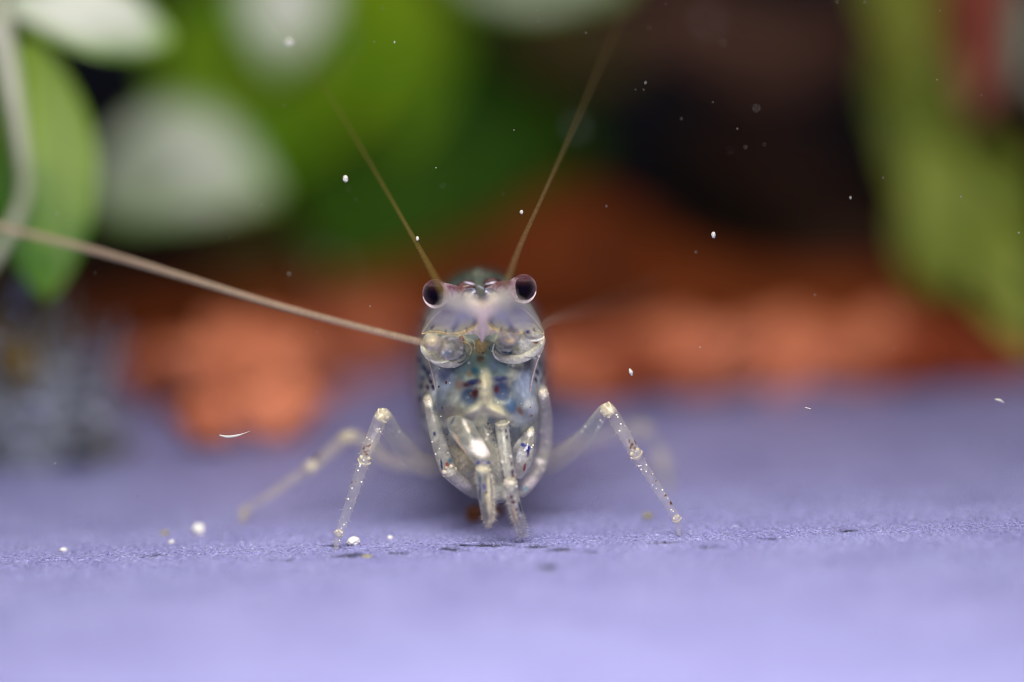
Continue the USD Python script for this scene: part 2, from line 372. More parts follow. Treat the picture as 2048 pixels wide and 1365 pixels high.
# strap-leaved plant on the right
f = foot(2010, 500, 34)
Cc = thing('aquatic_plant', 'olive green leafy frond hanging at the right with a red leaf beside it', 'plant', f)
fp = pix_of(f)
stem(Cc, [(fp[0] + 140, fp[1], fp[2], 16), (2200, 500, 36, 16), (2120, 200, 36, 14), (1900, -40, 36, 12), (1800, -160, 36, 10)])
for a_, b_, w_, m_, f_ in [((1760, -180, 33), (1840, 150, 31), 150, 'dark_olive_leaf', (-.2, -.9, .4)), ((1790, -20, 33), (1870, 300, 31), 130, 'dark_olive_leaf', (.1, -.9, .4)), ((1850, 60, 34), (1900, 330, 31), 90, 'olive_leaf', (.2, -.8, .5)),
                         ((1810, 150, 32), (1890, 470, 30), 150, 'dark_olive_leaf', (-.25, -.9, .4)), ((1870, 230, 31), (1900, 590, 28), 130, 'olive_leaf', (-.1, -.8, .6)), ((1900, 330, 31), (2040, 600, 28), 140, 'olive_leaf', (.1, -.8, .6)),
                         ((1930, 470, 31), (2080, 700, 28), 120, 'olive_leaf', (-.1, -.8, .6)), ((1830, 380, 33), (1880, 600, 31), 70, 'dark_olive_leaf', (-.2, -.9, .4)), ((1950, 420, 33), (2100, 560, 31), 90, 'dark_olive_leaf', (.2, -.9, .4)), ((1880, -60, 34), (1740, 190, 33), 70, 'dark_olive_leaf', (0, -.9, .4)), ((1850, 330, 31), (1850, 590, 29), 110, 'dark_olive_leaf', (-.3, -.8, .5)), ((1960, 260, 33), (2060, 480, 31), 100, 'olive_leaf', (.3, -.8, .5)), ((1770, 40, 34), (1800, 330, 33), 80, 'dark_olive_leaf', (-.3, -.8, .5)), ((2010, 420, 33), (2120, 640, 31), 110, 'dark_olive_leaf', (.2, -.8, .5))]:
    leaf(Cc, a_, b_, w_, m_, f_, bend=.05, wav=.12, seed=w_)
leaf(Cc, (1960, -140, 36), (1920, 260, 33), 190, 'red_leaf', (.1, -.85, .5), bend=.03)
leaf(Cc, (2060, -60, 34), (2050, 190, 31), 60, 'teal_leaf', (.1, -.85, .5), bend=.03)
leaf(Cc, (2100, 180, 38), (1990, 330, 36), 60, 'brown_leaf', (.1, -.85, .5), bend=.03)

# moss tuft bottom left
f = G(95, 925)[0]
mo = []
for i in range(230):
    b = f + np.array([rng.normal() * 1.25 - .5, rng.normal() * 1.0, 0])
    b[2] = rng.uniform(0, 1) ** 1.4 * 8.0 * math.exp(-abs(b[0] - f[0] + .6) / 2.2)
    d_ = rng.normal(size=3); d_[2] = abs(d_[2]) * .8 - .2; d_ /= np.linalg.norm(d_)
    (lv, lf), _ = leaf_mesh(b, b + d_ * rng.uniform(.7, 2.2), rng.uniform(.25, .8), rng.normal(size=3), n=4, mwid=3, thick=.05)
    lv[:, 2] = np.maximum(lv[:, 2], -.02)
    mo.append((lv, lf))
for i in range(85):
    a = rng.uniform(0, 2 * np.pi); b = f + np.array([2.6 * rng.uniform() * math.cos(a), 2.0 * rng.uniform() * math.sin(a), -.05])
    tp = b + np.array([rng.normal() * 1.2 + .3, rng.normal() * .8, rng.uniform(1.0, 7.5)])
    if i % 4 == 0: tp = b + np.array([rng.uniform(.5, 2.8), rng.normal() * .8, rng.uniform(.1, .8)])
    vv, ff = tube(spline([np.r_[b, .12], np.r_[(b + tp) / 2 + rng.normal(size=3) * .25, .1], np.r_[tp, .05]], 8), 5)
    mo.append((vv, np.c_[ff, ff[:, 2]]))
mo = [(a_, b_ if b_.shape[1] == 3 else np.vstack([b_[:, [0, 1, 2]], b_[:, [0, 2, 3]]])) for a_, b_ in mo]
o = obj('moss_tuft', join(mo), 'moss', at=f, smooth=False)
tag(o, 'grey green moss tuft on the ground at the lower left', 'moss')

# red-brown rocks behind
ROCKS = [  # px, py of centre, depth, half width, half height px, label
    (505, 745, 25, 125, 95, 'large pale orange rock at the left, biggest of the left rocks'),
    (610, 690, 27, 62, 48, 'pinkish orange rock behind the large left one, towards the shrimp'),
    (395, 650, 31, 58, 44, 'pale pink rock highest in the left group'),
    (420, 830, 19, 55, 42, 'small orange rock in front of the large left one'),
    (560, 800, 20, 72, 52, 'rounded orange rock low between the left rocks and the shrimp legs'),
    (340, 730, 29, 95, 60, 'dim reddish rock beside the moss tuft'),
    (720, 690, 34, 120, 80, 'deep rust red rock directly left behind the shrimp'),
    (1180, 725, 30, 105, 62, 'orange rock just right of the shrimp, behind its right leg'),
    (1370, 712, 31, 125, 68, 'wide pinkish orange rock, second right of the shrimp'),
    (1570, 715, 33, 110, 62, 'darker orange rock in the middle of the right row'),
    (1750, 712, 32, 105, 66, 'orange rock with a pinkish top below the green frond'),
    (1925, 715, 33, 115, 66, 'brownish orange rock last in the right row')]
for i, (cx, cy, d, hw, hh, lab) in enumerate(ROCKS):
    if i in (0, 3, 4): hw, hh = hw * 1.08, hh * 1.1
    elif i > 6: cy, hw, hh, d = cy + 6, hw * 1.35, hh * 1.25, d - 3
    c = P(cx, cy, d); w_, h_ = W(hw, d), W(hh, d)
    V, F = blob(c, (w_ * 1.02, w_ * .7, h_), 5, .62, 1.5, i + 2)
    V = V + (fbm(V * .9, 4, i + 60)[:, None] - .5) * (V - c) * .7
    V[:, 2] = np.maximum(V[:, 2], -.4)
    dz = V[:, 2].min()
    V[:, 2] -= max(0, dz + .1)
    base = np.array([c[0], c[1], 0.0])
    tag(obj('rock', (V, F), 'orange_rock', at=base), lab, 'rock')

def wood(name, rows, m, lab, sides=26, wob=.5, seed=0, n=70):
    V, F = tube(pxpath(rows, n), sides, wob=wob, seed=seed)
    c = V.mean(0); c[2] = 0
    tag(obj(name, (V, F), m, at=c), lab, 'driftwood')
wood('driftwood', [(60, 660, 44, 60), (360, 640, 42, 75), (640, 640, 40, 80), (850, 610, 40, 100), (1010, 570, 40, 130), (1160, 540, 40, 170), (1320, 600, 40, 125), (1560, 630, 40, 95), (1820, 630, 41, 95), (2150, 620, 42, 100), (2300, 640, 43, 60)], 'brown_wood', 'long red brown driftwood log lying behind the rocks with a hump', seed=3)
wood('driftwood', [(1180, 60, 60, 50), (1350, 40, 58, 60), (1560, 110, 56, 75), (1660, 90, 57, 80), (1820, 10, 60, 60), (1960, -120, 62, 50)], 'grey_wood', 'grey brown driftwood branch crossing the upper right', seed=8)
wood('driftwood', [(1760, 760, 60, 90), (1720, 560, 64, 85), (1660, 420, 67, 80), (1520, 300, 66, 70), (1400, 230, 64, 50)], 'grey_wood', 'dark upright driftwood limb under the upper right branch', seed=11)

# ------------------------------------------------------------------ the shrimp
SB = np.array([0.0, 2.0, 0.0])
S = thing('shrimp', 'clear speckled freshwater shrimp facing the camera on the lavender ground', 'shrimp', SB)

def spots(q, base_t, base_d, items):
    """Pigment and painted highlights: items = (px, py, rx, ry, angle, colour, density, softness)."""
    t, d = base_t.copy(), base_d.copy()
    for px, py, rx, ry, an, col, de, sf in items:
        dx, dy = q[:, 0] - px, q[:, 1] - py
        c, s = math.cos(math.radians(an)), math.sin(math.radians(an))
        e = np.sqrt(((dx * c + dy * s) / rx) ** 2 + ((-dx * s + dy * c) / ry) ** 2)
        k = np.clip((1 + sf - e) / (2 * sf), 0, 1); k = k * k * (3 - 2 * k)
        t = t * (1 - k)[:, None] + np.asarray(col) * k[:, None]
        d = d * (1 - k) + de * k
    return t, d

# --- body: one skin from the mouth over the carapace to the tail
def ring(cx, top, bot, hw, d, e=1.0):
    return cx, top, bot, hw, d, e
RINGS = [ring(968, 778, 790, 8, -.75), ring(968, 760, 812, 30, -.70), ring(967, 738, 840, 54, -.55), ring(966, 712, 868, 76, -.25), ring(966, 686, 896, 94, .2), ring(966, 664, 920, 107, .8),
         ring(966, 640, 938, 116, 1.5), ring(966, 592, 952, 122, 1.9), ring(964, 556, 962, 128, 2.4), ring(962, 541, 968, 133, 3.2), ring(962, 538, 966, 137, 5.5), ring(962, 540, 958, 138, 8.0), ring(962, 548, 945, 134, 11.0),
         ring(962, 562, 925, 126, 14.5), ring(962, 590, 905, 112, 18.5), ring(962, 625, 890, 95, 22.5), ring(962, 665, 878, 76, 26.5), ring(962, 705, 868, 55, 29.5), ring(962, 750, 850, 25, 31.5)]
RA = spline([np.r_[0, x[3] / 26, x[4] * 1.0, x] for x in RINGS], 250)[:, 3:]
na = 200
ang = np.linspace(0, 2 * np.pi, na, endpoint=False)
V = []
for cx, top, bot, hw, d, e in RA:
    cyc = top + (bot - top) * .52
    ca, sa = np.cos(ang), np.sin(ang)
    x = cx + hw * np.sign(ca) * np.abs(ca) ** .92
    y = np.where(sa > 0, cyc - (cyc - top) * np.abs(sa) ** (.95), cyc + (bot - cyc) * np.abs(sa) ** .9)
    V.append([(a, b, d) for a, b in zip(x, y)])
V = np.array(V).reshape(-1, 3)
# relief on the face, in depth (mm): mouth ridge, cheek hollows, mandible lumps
def bumpf(px, py, cx, cy, rx, ry, h, an=0):
    c, s = math.cos(math.radians(an)), math.sin(math.radians(an)); dx, dy = px - cx, py - cy
    return h * np.exp(-((dx * c + dy * s) / rx) ** 2 - ((-dx * s + dy * c) / ry) ** 2)
front = 1 / (1 + np.exp((V[:, 2] - 2.2) * 3))
rel = 0
for a in [(970, 780, 13, 38, -.50), (938, 793, 17, 15, .30), (1004, 784, 17, 18, .30), (946, 764, 16, 6, -.2, -12), (1001, 757, 17, 6, -.2), (1022, 814, 14, 14, -.08), (992, 823, 22, 9, -.35, 30), (944, 823, 20, 9, -.3, -30),
          (890, 762, 20, 26, .28), (1050, 772, 20, 24, .25), (872, 740, 7, 60, -.25, 8), (1078, 740, 7, 60, -.25, -8), (962, 705, 24, 20, -.35), (1060, 815, 16, 20, -.25), (900, 810, 18, 18, -.22), (960, 738, 10, 14, -.2)]:
    rel = rel + bumpf(V[:, 0], V[:, 1], *a[:5], *(a[5:] or ()))
rel = rel + .16 * (fbm(np.c_[V[:, 0] / 26, V[:, 1] / 26, V[:, 2] * .2], 2, 4) - .5)
V[:, 2] += rel * front
XYZ = np.array([P(*x) for x in V])
nr = len(RA)
i = np.arange(nr * na).reshape(nr, na); j = np.roll(i, -1, 1)
F = np.stack([i[:-1], i[1:], j[1:], j[:-1]], -1).reshape(-1, 4)
XYZ = np.vstack([XYZ, XYZ[:na].mean(0), XYZ[-na:].mean(0)])
F = np.vstack([F[:, [0, 1, 2]], F[:, [0, 2, 3]], np.stack([np.full(na, nr * na), i[0], j[0]], 1), np.stack([np.full(na, nr * na + 1), j[-1], i[-1]], 1)])
q = Q(XYZ)
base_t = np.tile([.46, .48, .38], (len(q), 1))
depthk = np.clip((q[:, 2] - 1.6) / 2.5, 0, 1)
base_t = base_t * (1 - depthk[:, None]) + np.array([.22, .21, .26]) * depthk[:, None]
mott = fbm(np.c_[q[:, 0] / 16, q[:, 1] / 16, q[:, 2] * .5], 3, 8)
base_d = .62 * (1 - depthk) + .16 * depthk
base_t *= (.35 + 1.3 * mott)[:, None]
blot = np.clip((fbm(np.c_[q[:, 0] / 24, q[:, 1] / 24, q[:, 2] * .4], 3, 27) - .5) / .12, 0, 1)[:, None] * (q[:, 2] < 3)[:, None]
base_t = base_t * (1 - .75 * blot) + np.array([.10, .15, .21]) * .75 * blot
blue, navy, red, cream, white, teal = (.05, .11, .26), (.015, .02, .09), (.13, .02, .02), (.66, .62, .42), (.72, .76, .78), (.10, .19, .17)
items = [(960, 726, 40, 34, 0, (.15, .24, .20), .75, .7), (925, 735, 24, 22, 0, (.13, .2, .22), .7, .6), (1000, 730, 24, 24, 0, (.16, .25, .30), .7, .6),
         (888, 762, 18, 28, -10, (.30, .36, .48), .7, .6), (868, 760, 8, 44, 8, (.6, .66, .66), .75, .6), (1052, 772, 22, 30, 0, (.42, .50, .66), .75, .6), (1062, 816, 13, 18, 0, white, .85, .5), (1074, 740, 8, 50, -8, (.6, .63, .68), .75, .6),
         (918, 800, 24, 26, 0, (.24, .27, .25), .75, .6), (905, 830, 26, 18, 0, (.30, .28, .20), .7, .6), (1045, 835, 20, 18, 0, (.42, .45, .46), .7, .6),
         (970, 785, 15, 44, 2, cream, .92, .35), (990, 822, 30, 12, 25, cream, .9, .5), (952, 822, 22, 12, -25, (.5, .48, .36), .9, .5),
         (939, 793, 18, 17, 0, (.07, .10, .16), .95, .4), (951, 787, 6, 11, 20, (.10, .03, .03), .9, .6), (946, 764, 16, 6, -14, (.03, .04, .11), .95, .5), (931, 770, 6, 4, 0, red, .6, .7),
         (1003, 783, 17, 20, -20, (.08, .11, .20), .95, .4), (993, 779, 5, 8, 0, (.12, .03, .03), .85, .6), (1001, 757, 17, 5, 0, (.06, .07, .17), .9, .6), (1023, 813, 15, 15, 0, (.09, .16, .27), .85, .7), (1040, 822, 5, 9, -30, (.2, .12, .08), .7, .7),
         (960, 695, 11, 13, 0, (.45, .33, .10), .9, .5), (961, 718, 7, 8, 0, (.10, .06, .03), .9, .5), (985, 733, 9, 5, 20, (.16, .24, .34), .7, .7), (948, 742, 9, 7, 0, (.05, .13, .18), .9, .5),
         (900, 700, 30, 14, 0, (.5, .52, .44), .7, .6), (938, 748, 5, 6, 0, (.3, .24, .14), .6, .7), (918, 770, 7, 10, 0, (.28, .2, .16), .6, .7)]
t, dn = spots(q, base_t, base_d, items)
# chromatophores along the cheeks and on the carapace
cs = [(848, 737, 5, 8), (857, 748, 4, 7), (842, 773, 5, 6), (855, 775, 4, 6), (866, 775, 4, 6), (852, 790, 5, 5), (845, 757, 4, 6), (861, 763, 4, 7), (858, 803, 4, 5), (840, 800, 4, 6), (1080, 733, 4, 6), (1075, 745, 4, 8), (1087, 748, 4, 6), (1083, 762, 4, 5), (1078, 724, 4, 6), (1091, 730, 3, 6), (1094, 765, 4, 7),
      (1072, 760, 3, 6), (838, 720, 4, 8), (1096, 700, 4, 8), (846, 640, 5, 8), (1088, 625, 5, 7)]
t, dn = spots(q, t, dn, [(a, b, c_, e_, -20, (.02, .025, .08), .9, .4) for a, b, c_, e_ in cs])
kk = noise(np.c_[XYZ * 2.6], 31); far = np.clip((q[:, 2] - 2.2) / 1.0, 0, 1)
sp = np.clip((kk - .70) / .08, 0, 1) * far
t = t * (1 - sp)[:, None] + np.array([.05, .04, .09]) * sp[:, None]; dn = dn * (1 - sp) + .75 * sp
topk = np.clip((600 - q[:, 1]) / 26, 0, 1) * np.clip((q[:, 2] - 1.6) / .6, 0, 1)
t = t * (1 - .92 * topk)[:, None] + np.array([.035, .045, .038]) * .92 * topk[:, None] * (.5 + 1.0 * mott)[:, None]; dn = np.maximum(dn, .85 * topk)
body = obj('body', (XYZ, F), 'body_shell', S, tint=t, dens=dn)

_c = np.nonzero((q[:, 2] < 2.6) & (np.abs(q[:, 0] - 966) < 128) & (q[:, 1] > 655) & (q[:, 1] < 900))[0]
for nm_, mt_, cols, cnt, hi_ in (('pigment_fleck', 'clear_shell', ((.02, .03, .10), (.05, .09, .2), (.25, .14, .05), (.12, .04, .03)), 60, 3.0), ('face_glint', 'glint_bead', ((.9, .9, .85),), 26, 1.3)):  # the white beads stand in for glints on the face
    fl, ft = [], []
    for k in range(cnt):
        i_ = _c[rng.integers(len(_c))]
        if abs(q[i_, 0] - 966) < 62 and k % 5: continue
        p_ = XYZ[i_] - v * .03
        e_ = blob(p_, np.array([W(rng.uniform(1.0, hi_)), W(rng.uniform(1.0, hi_ * 1.5)), .02]), 1, .4, 2, k, axes=CAMAX)
        fl.append(e_); ft.append(np.tile(cols[k % len(cols)], (len(e_[0]), 1)))
    ft = np.vstack(ft)
    obj(nm_, join(fl), mt_, S, tint=ft, dens=np.full(len(ft), .75))
# --- flesh seen through the carapace
rows = [(964, 640, 1.9, 10), (964, 690, 2.6, 70), (964, 735, 4.5, 98), (964, 745, 8, 102), (962, 745, 12, 98), (962, 745, 17, 84), (962, 755, 22, 62), (962, 780, 27, 30)]
IV, IF = tube(pxpath(rows, 60), 36)
iq = Q(IV); mt = fbm(IV * 1.7, 4, 5)
it = np.array([.20, .20, .15]) * (.5 + mt[:, None]) + np.array([.02, .03, .06]) * (mt[:, None] > .55)
obj('flesh', (IV, IF), 'body_shell', S, tint=it, dens=np.full(len(IV), .8))

def ell(name, px, py, d, rx, ry, rz, col, dens, m='clear_shell', parent=None, an=0, items=(), amp=0.0, sub=4, mot=0.0):
    """An ellipsoid part; rx, ry in px across the picture, rz in mm in depth."""
    c, s = math.cos(math.radians(an)), math.sin(math.radians(an))
    ax = np.array([rt * c - up * s, rt * s + up * c, v])
    V_, F_ = blob(P(px, py, d), (W(rx, d), W(ry, d), rz), sub, amp, 2.0, int(px), axes=ax)
    q_ = Q(V_)
    mm_ = 1 + mot * 2 * (fbm(V_ * 4.5, 4, 3) - .5)
    t_, d_ = spots(q_, np.tile(col, (len(V_), 1)) * mm_[:, None], dens * mm_ ** 2, items)
    return obj(name, (V_, F_), m, parent or S, tint=t_, dens=np.clip(d_, 0, 1))

# --- head dome / rostrum between the eyes
def tubes(name, rows, col, dens, m='clear_shell', parent=None, n=40, sides=14, items=(), flat=1, fd=None, mott=0.0, colfn=None, amp=0):
    V_, F_ = tube(pxpath(rows, n), sides, flat, fd)
    q_ = Q(V_)
    b = np.tile(col, (len(V_), 1)).astype(float)
    if mott: b *= (1 - mott + 2 * mott * fbm(V_ * 6, 3, 2))[:, None]
    dd = np.full(len(V_), float(dens))
    if colfn is not None: b, dd = colfn(V_, q_, b, dd)
    t_, d_ = spots(q_, b, dd, items)
    return obj(name, (V_, F_), m, parent or S, tint=t_, dens=d_)
tubes('rostrum', [(957, 552, 3.2, 17), (958, 566, 2.0, 15), (960, 578, .6, 11), (962, 585, -.8, 7), (964, 592, -2.0, 3)], (.13, .14, .13), .75, mott=.5, items=[(958, 560, 8, 9, 0, (.12, .15, .13), .9, .5), (950, 548, 5, 3, 0, (.26, .26, .2), .9, .6), (966, 550, 4, 3, 0, (.26, .26, .2), .9, .6), (962, 575, 7, 2, 30, (.5, .48, .65), .9, .5)])  # lavender streak is a reflection painted into the colour
for sx in (-1, 1):
    cx = 960 + sx * 28
    ell('brow_lobe', cx, 573 - sx * 3, 1.0, 22, 14, .35, (.085, .045, .05), .8, an=sx * 10, mot=.6, items=[(cx - sx * 8, 567, 11, 1.8, -sx * 14, (.52, .48, .66), .95, .5), (cx + sx * 6, 577, 7, 5, 0, (.20, .05, .04), .9, .6), (cx - sx * 2, 580, 3, 4, 0, (.05, .04, .14), .9, .5)])  # lavender streaks of the lobes paint reflections into their colour
    ell('head_lobe', 960 + sx * 17, 594, .4, 20, 18, .4, (.20, .20, .27), .7, mot=.6, items=[(960 + sx * 10, 600, 9, 6, 0, (.06, .06, .26), .9, .5), (960 + sx * 26, 592, 9, 7, 0, (.40, .37, .33), .7, .6), (960 + sx * 10, 583, 8, 2.5, 20 * sx, (.55, .53, .72), .9, .5), (960 + sx * 5, 592, 3, 4, 0, (.5, .5, .6), .9, .5)])

# --- eyes
shell_mat('pupil_black', rough=.6, edge=0, spec=.0, transl=0, tex=.1)
shell_mat('eye_cornea', rough=.08, edge=.95, spec=.35, transl=.3, tex=.25, scale=14000, power=2.3)
for sx, ex, ey in ((-1, 871, 587), (1, 1047, 577)):
    n_ = 'eye'
    # stalk first
    st = tubes('eye_stalk', [(960 + sx * 20, ey + 4, 1.0, 14), (960 + sx * 45, ey + 2, .6, 17), (ex - sx * 24, ey + (2 if sx < 0 else 6), .25, 22), (ex - sx * 10, ey + 2, .05, 25)], (.42, .30, .36), .72, mott=.3, n=30, sides=22,
          items=[(ex - sx * 30, ey - 12, 8, 5, 0, (.16, .06, .12), .9, .5), (ex - sx * 40, ey + 6, 10, 7, 0, (.5, .42, .46), .85, .6), (ex - sx * 34, ey + 2, 3, 4, 0, (.10, .05, .25), .95, .4), (ex - sx * 28, ey + 14, 4, 3, 0, (.25, .1, .3), .9, .5), (ex - sx * 38, ey - 5, 3, 3, 0, (.12, .05, .25), .95, .4), (ex - sx * 24, ey + 22, 12, 6, 0, (.75, .66, .70), .85, .6), (ex - sx * 48, ey - 10, 14, 8, 0, (.17, .08, .09), .85, .7)])
    e = ell('eye', ex, ey, 0, 26.5, 28.5, .50, (.50, .34, .38), .0, m='eye_cornea', an=sx * 8, items=[(ex, ey - 22, 22, 7, 0, (.16, .07, .09), .30, .5), (ex - sx * 3, ey + 27, 19, 3.5, 0, (.95, .85, .86), 1, .5)])  # pale lower spot paints light refracted through the eye
    ell('pupil', ex + sx * 1.5, ey + 1, .03, 22.5, 24.5, .42, (.003, .002, .006), 1.0, m='pupil_black', parent=e, an=sx * 14, items=[(ex - sx * 2, ey - 17, 18, 9, 0, (.022, .008, .011), 1, .8)])

for sx, ex, ey in ((-1, 871, 587), (1, 1047, 577)):
    ths = np.linspace(math.radians(15), math.radians(165), 22)
    tubes('eye_rim_highlight', [(ex + 25.5 * math.cos(a), ey + 27.5 * math.sin(a), -.12, 1.0 + 2.4 * math.sin(a) ** 2) for a in ths], (.95, .82, .84), .85, m='clear_shell', sides=8, n=60)  # bright crescent added for light shining through the lower eye
# --- antennal scales: blurred plates in front of the face
def plate(name, edge_low, edge_top, col, dens, items=(), thick=.10, n=36, k=16, bow=.25, parent=None, m='clear_shell'):
    """A thin curved plate between two polylines given as px, py, depth."""
    a = spline(np.array([P(*x) for x in edge_low]), n); b = spline(np.array([P(*x) for x in edge_top]), n)
    s = np.linspace(0, 1, k)[None, :, None]
    nrm = np.cross(a[-1] - a[0], b[n // 2] - a[n // 2]); nrm /= np.linalg.norm(nrm)
    if nrm @ v > 0: nrm = -nrm
    w = np.linspace(-1, 1, n)[:, None, None]
    g = a[:, None] * (1 - s) + b[:, None] * s + nrm * bow * (1 - (2 * s - 1) ** 2) * (1 - w ** 2)
    V_ = np.vstack([g.reshape(-1, 3), (g - nrm * thick).reshape(-1, 3)])
    ii = np.arange(n * k).reshape(n, k); K = n * k
    f0 = np.stack([ii[:-1, :-1], ii[:-1, 1:], ii[1:, 1:], ii[1:, :-1]], -1).reshape(-1, 4)
    loop = np.r_[ii[0, :], ii[1:, -1], ii[-1, -2::-1], ii[-2:0:-1, 0]]; l2 = np.roll(loop, -1)
    F_ = np.vstack([f0, f0[:, ::-1] + K, np.stack([loop, loop + K, l2 + K, l2], -1)])
    q_ = Q(V_)
    t_, d_ = spots(q_, np.tile(col, (len(V_), 1)).astype(float), np.full(len(V_), float(dens)), items)
    return obj(name, (V_, F_), m, parent or S, tint=t_, dens=d_)
lav = (.50, .47, .38)
for sx in (-1, 1):
    mx = lambda x: 966 + sx * x
    sc = plate('antennal_scale', [(mx(122), 668, -.1), (mx(95), 663, -.3), (mx(55), 668, -.3), (mx(22), 655, -.4), (mx(6), 634, -.6)],
          [(mx(110), 640, -1.0), (mx(88), 612, -2.6), (mx(60), 600, -3.8), (mx(30), 598, -4.4), (mx(4), 606, -4.6)], lav, .22,
          items=[(mx(54), 648, 5, 17, 28 * -sx, (.06, .08, .26), .85, .5), (mx(14), 640, 9, 13, 0, (.20, .24, .46), .5, .7), (mx(75), 640, 26, 18, 0, (.50, .48, .46), .5, .7), (mx(35), 632, 16, 14, 0, (.42, .42, .52), .4, .8), (mx(70), 622, 16, 8, 0, (.32, .29, .34), .5, .8)])
    for q_ in range(9):
        px_, py_ = mx(rng.uniform(25, 105)), rng.uniform(626, 662)
        tubes('pigment_fleck', [(px_, py_, -1.2, .8), (px_ + rng.uniform(-2, 2), py_ + 3, -1.1, 1.5), (px_ + rng.uniform(-4, 4), py_ + rng.uniform(5, 10), -.9, .7)], (.06, .07, .20), .8, parent=sc, sides=6, n=10)
    # golden rim of the scale
    tubes('scale_rim', [(mx(122), 668, -.15, 1.2), (mx(95), 664, -.35, 1.6), (mx(55), 669, -.35, 2.0), (mx(22), 656, -.45, 1.8), (mx(6), 634, -.65, 1.2)], (.85, .66, .36), .8, parent=sc, m='leg_shell', sides=8)
    tubes('scale_rim', [(mx(122), 667, -.1, 1.2), (mx(100), 636, -.2, 1.3), (mx(70), 610, .2, 1.0)], (.70, .60, .40), .7, parent=sc, m='leg_shell', sides=8)
def fadearm(V_, q_, b, dd):
    k = np.clip((np.abs(q_[:, 0] - 966) - 12) / 30, 0, 1)
    return b * (1 - k)[:, None] + np.array([.40, .38, .38]) * k[:, None], dd * (1 - .62 * k)
# antennule stalks: refracted brightness painted into the middle tint; lobes close to the lens
tubes('antennule_stalk', [(965, 676, -.7, 5), (965, 662, -1.2, 8), (965, 645, -2.0, 10), (963, 626, -3.2, 13), (944, 610, -4.2, 16), (905, 602, -4.4, 15), (892, 596, -4.0, 10)], (.98, .86, .72), .62, n=60, colfn=fadearm)
tubes('antennule_stalk', [(966, 674, -.7, 5), (967, 660, -1.2, 8), (967, 643, -2.0, 10), (969, 624, -3.2, 13), (990, 606, -4.2, 16), (1015, 594, -4.2, 15), (1018, 586, -3.6, 10)], (.98, .86, .72), .62, n=60, colfn=fadearm)
plate('snout_plate', [(928, 670, -.45), (948, 669, -.6), (958, 675, -.75), (964, 687, -.7), (971, 675, -.75), (984, 668, -.6), (1004, 667, -.45)], [(950, 655, -.7), (957, 644, -.9), (961, 636, -1.0), (965, 632, -1.1), (969, 636, -1.0), (974, 644, -.9), (980, 655, -.7)], (.96, .86, .72), .75, bow=.1)
# --- feelers
def feeler(name, rows, col, dens, n, ringed=True, sides=8, parent=None, m='feeler_shell'):
    pr = pxpath(rows, n)
    if ringed: pr[:, 3] *= 1 + .10 * np.cos(np.arange(n) * np.pi)
    V_, F_ = tube(pr, sides)
    k = np.r_[np.repeat(np.arange(n), sides), 0, n - 1]
    t_ = np.tile(col, (len(V_), 1)) * np.where(k % 4 < 2, 1.12, .82)[:, None]
    return obj(name, (V_, F_), m, parent or S, tint=np.clip(t_, 0, 1), dens=np.full(len(V_), float(dens)))
feeler('antennule', [(890, 592, -3.2, 7), (868, 552, -1.6, 7), (838, 496, .2, 5.5), (790, 412, 1.4, 3.6), (742, 330, 2.6, 2.8), (672, 212, 4.2, 2.0), (598, 100, 6.0, 1.4), (540, 10, 7.5, 1.1)], (.20, .14, .04), .24, 360, m='thin_feeler_shell')
feeler('antennule', [(1010, 582, -3.0, 7), (1019, 550, -2.0, 7), (1042, 488, -.8, 5.8), (1082, 400, .6, 4.0), (1122, 312, 2.2, 3.2), (1165, 215, 3.8, 2.4), (1210, 110, 5.6, 1.7), (1250, 20, 7.2, 1.3)], (.19, .13, .06), .22, 360, m='thin_feeler_shell')
feeler('antenna', [(868, 691, -1.2, 8), (845, 686, -1.2, 7.2), (700, 650, -1.6, 6.8), (540, 607, -2.1, 6.8), (360, 552, -2.9, 7), (180, 499, -4.4, 7.2), (0, 455, -6.0, 7.4), (-200, 412, -8, 7.4)], (.40, .31, .22), .55, 560, sides=10)
feeler('antenna', [(1075, 668, -.4, 7), (1095, 645, 1.5, 7), (1130, 632, 5, 6.5), (1210, 612, 11, 6), (1330, 575, 19, 5)], (.36, .24, .18), .07, 200, m='thin_feeler_shell')

# --- antenna bases under the scales
ell('antenna_base', 890, 690, .55, 46, 38, .75, (.60, .58, .44), .45, an=8, amp=.10, mot=.6, items=[(850, 680, 12, 18, 0, (.70, .66, .50), .8, .6), (925, 700, 14, 18, 0, (.40, .32, .2), .8, .6), (922, 682, 6, 12, 10, (.22, .07, .04), .95, .5)])
plate('cheek_rim', [(842, 694, -.05), (852, 718, -.2), (885, 735, -.45), (915, 734, -.45), (936, 720, -.3)], [(843, 690, -.05), (856, 708, -.3), (887, 722, -.6), (914, 722, -.6), (930, 712, -.4)], (.80, .78, .60), .6, thick=.12, bow=.05)
ell('antenna_joint', 902, 697, -.55, 27, 24, .5, (.50, .48, .48), .40, m='leg_shell', amp=.10, mot=.7, items=[(895, 705, 8, 5, 0, (.2, .3, .45), .6, .6), (882, 690, 12, 12, 0, (.66, .56, .42), .6, .7)])
ell('antenna_joint', 914, 710, -.25, 20, 16, .35, (.46, .52, .48), .40, m='leg_shell', amp=.12, mot=.7, items=[(914, 724, 12, 2.5, 0, (.06, .12, .2), .9, .5)])
ell('antenna_joint', 866, 686, -1.0, 19, 17, .4, (.60, .56, .46), .55, m='leg_shell', items=[(866, 682, 8, 10, 0, (.70, .58, .38), .8, .6)])
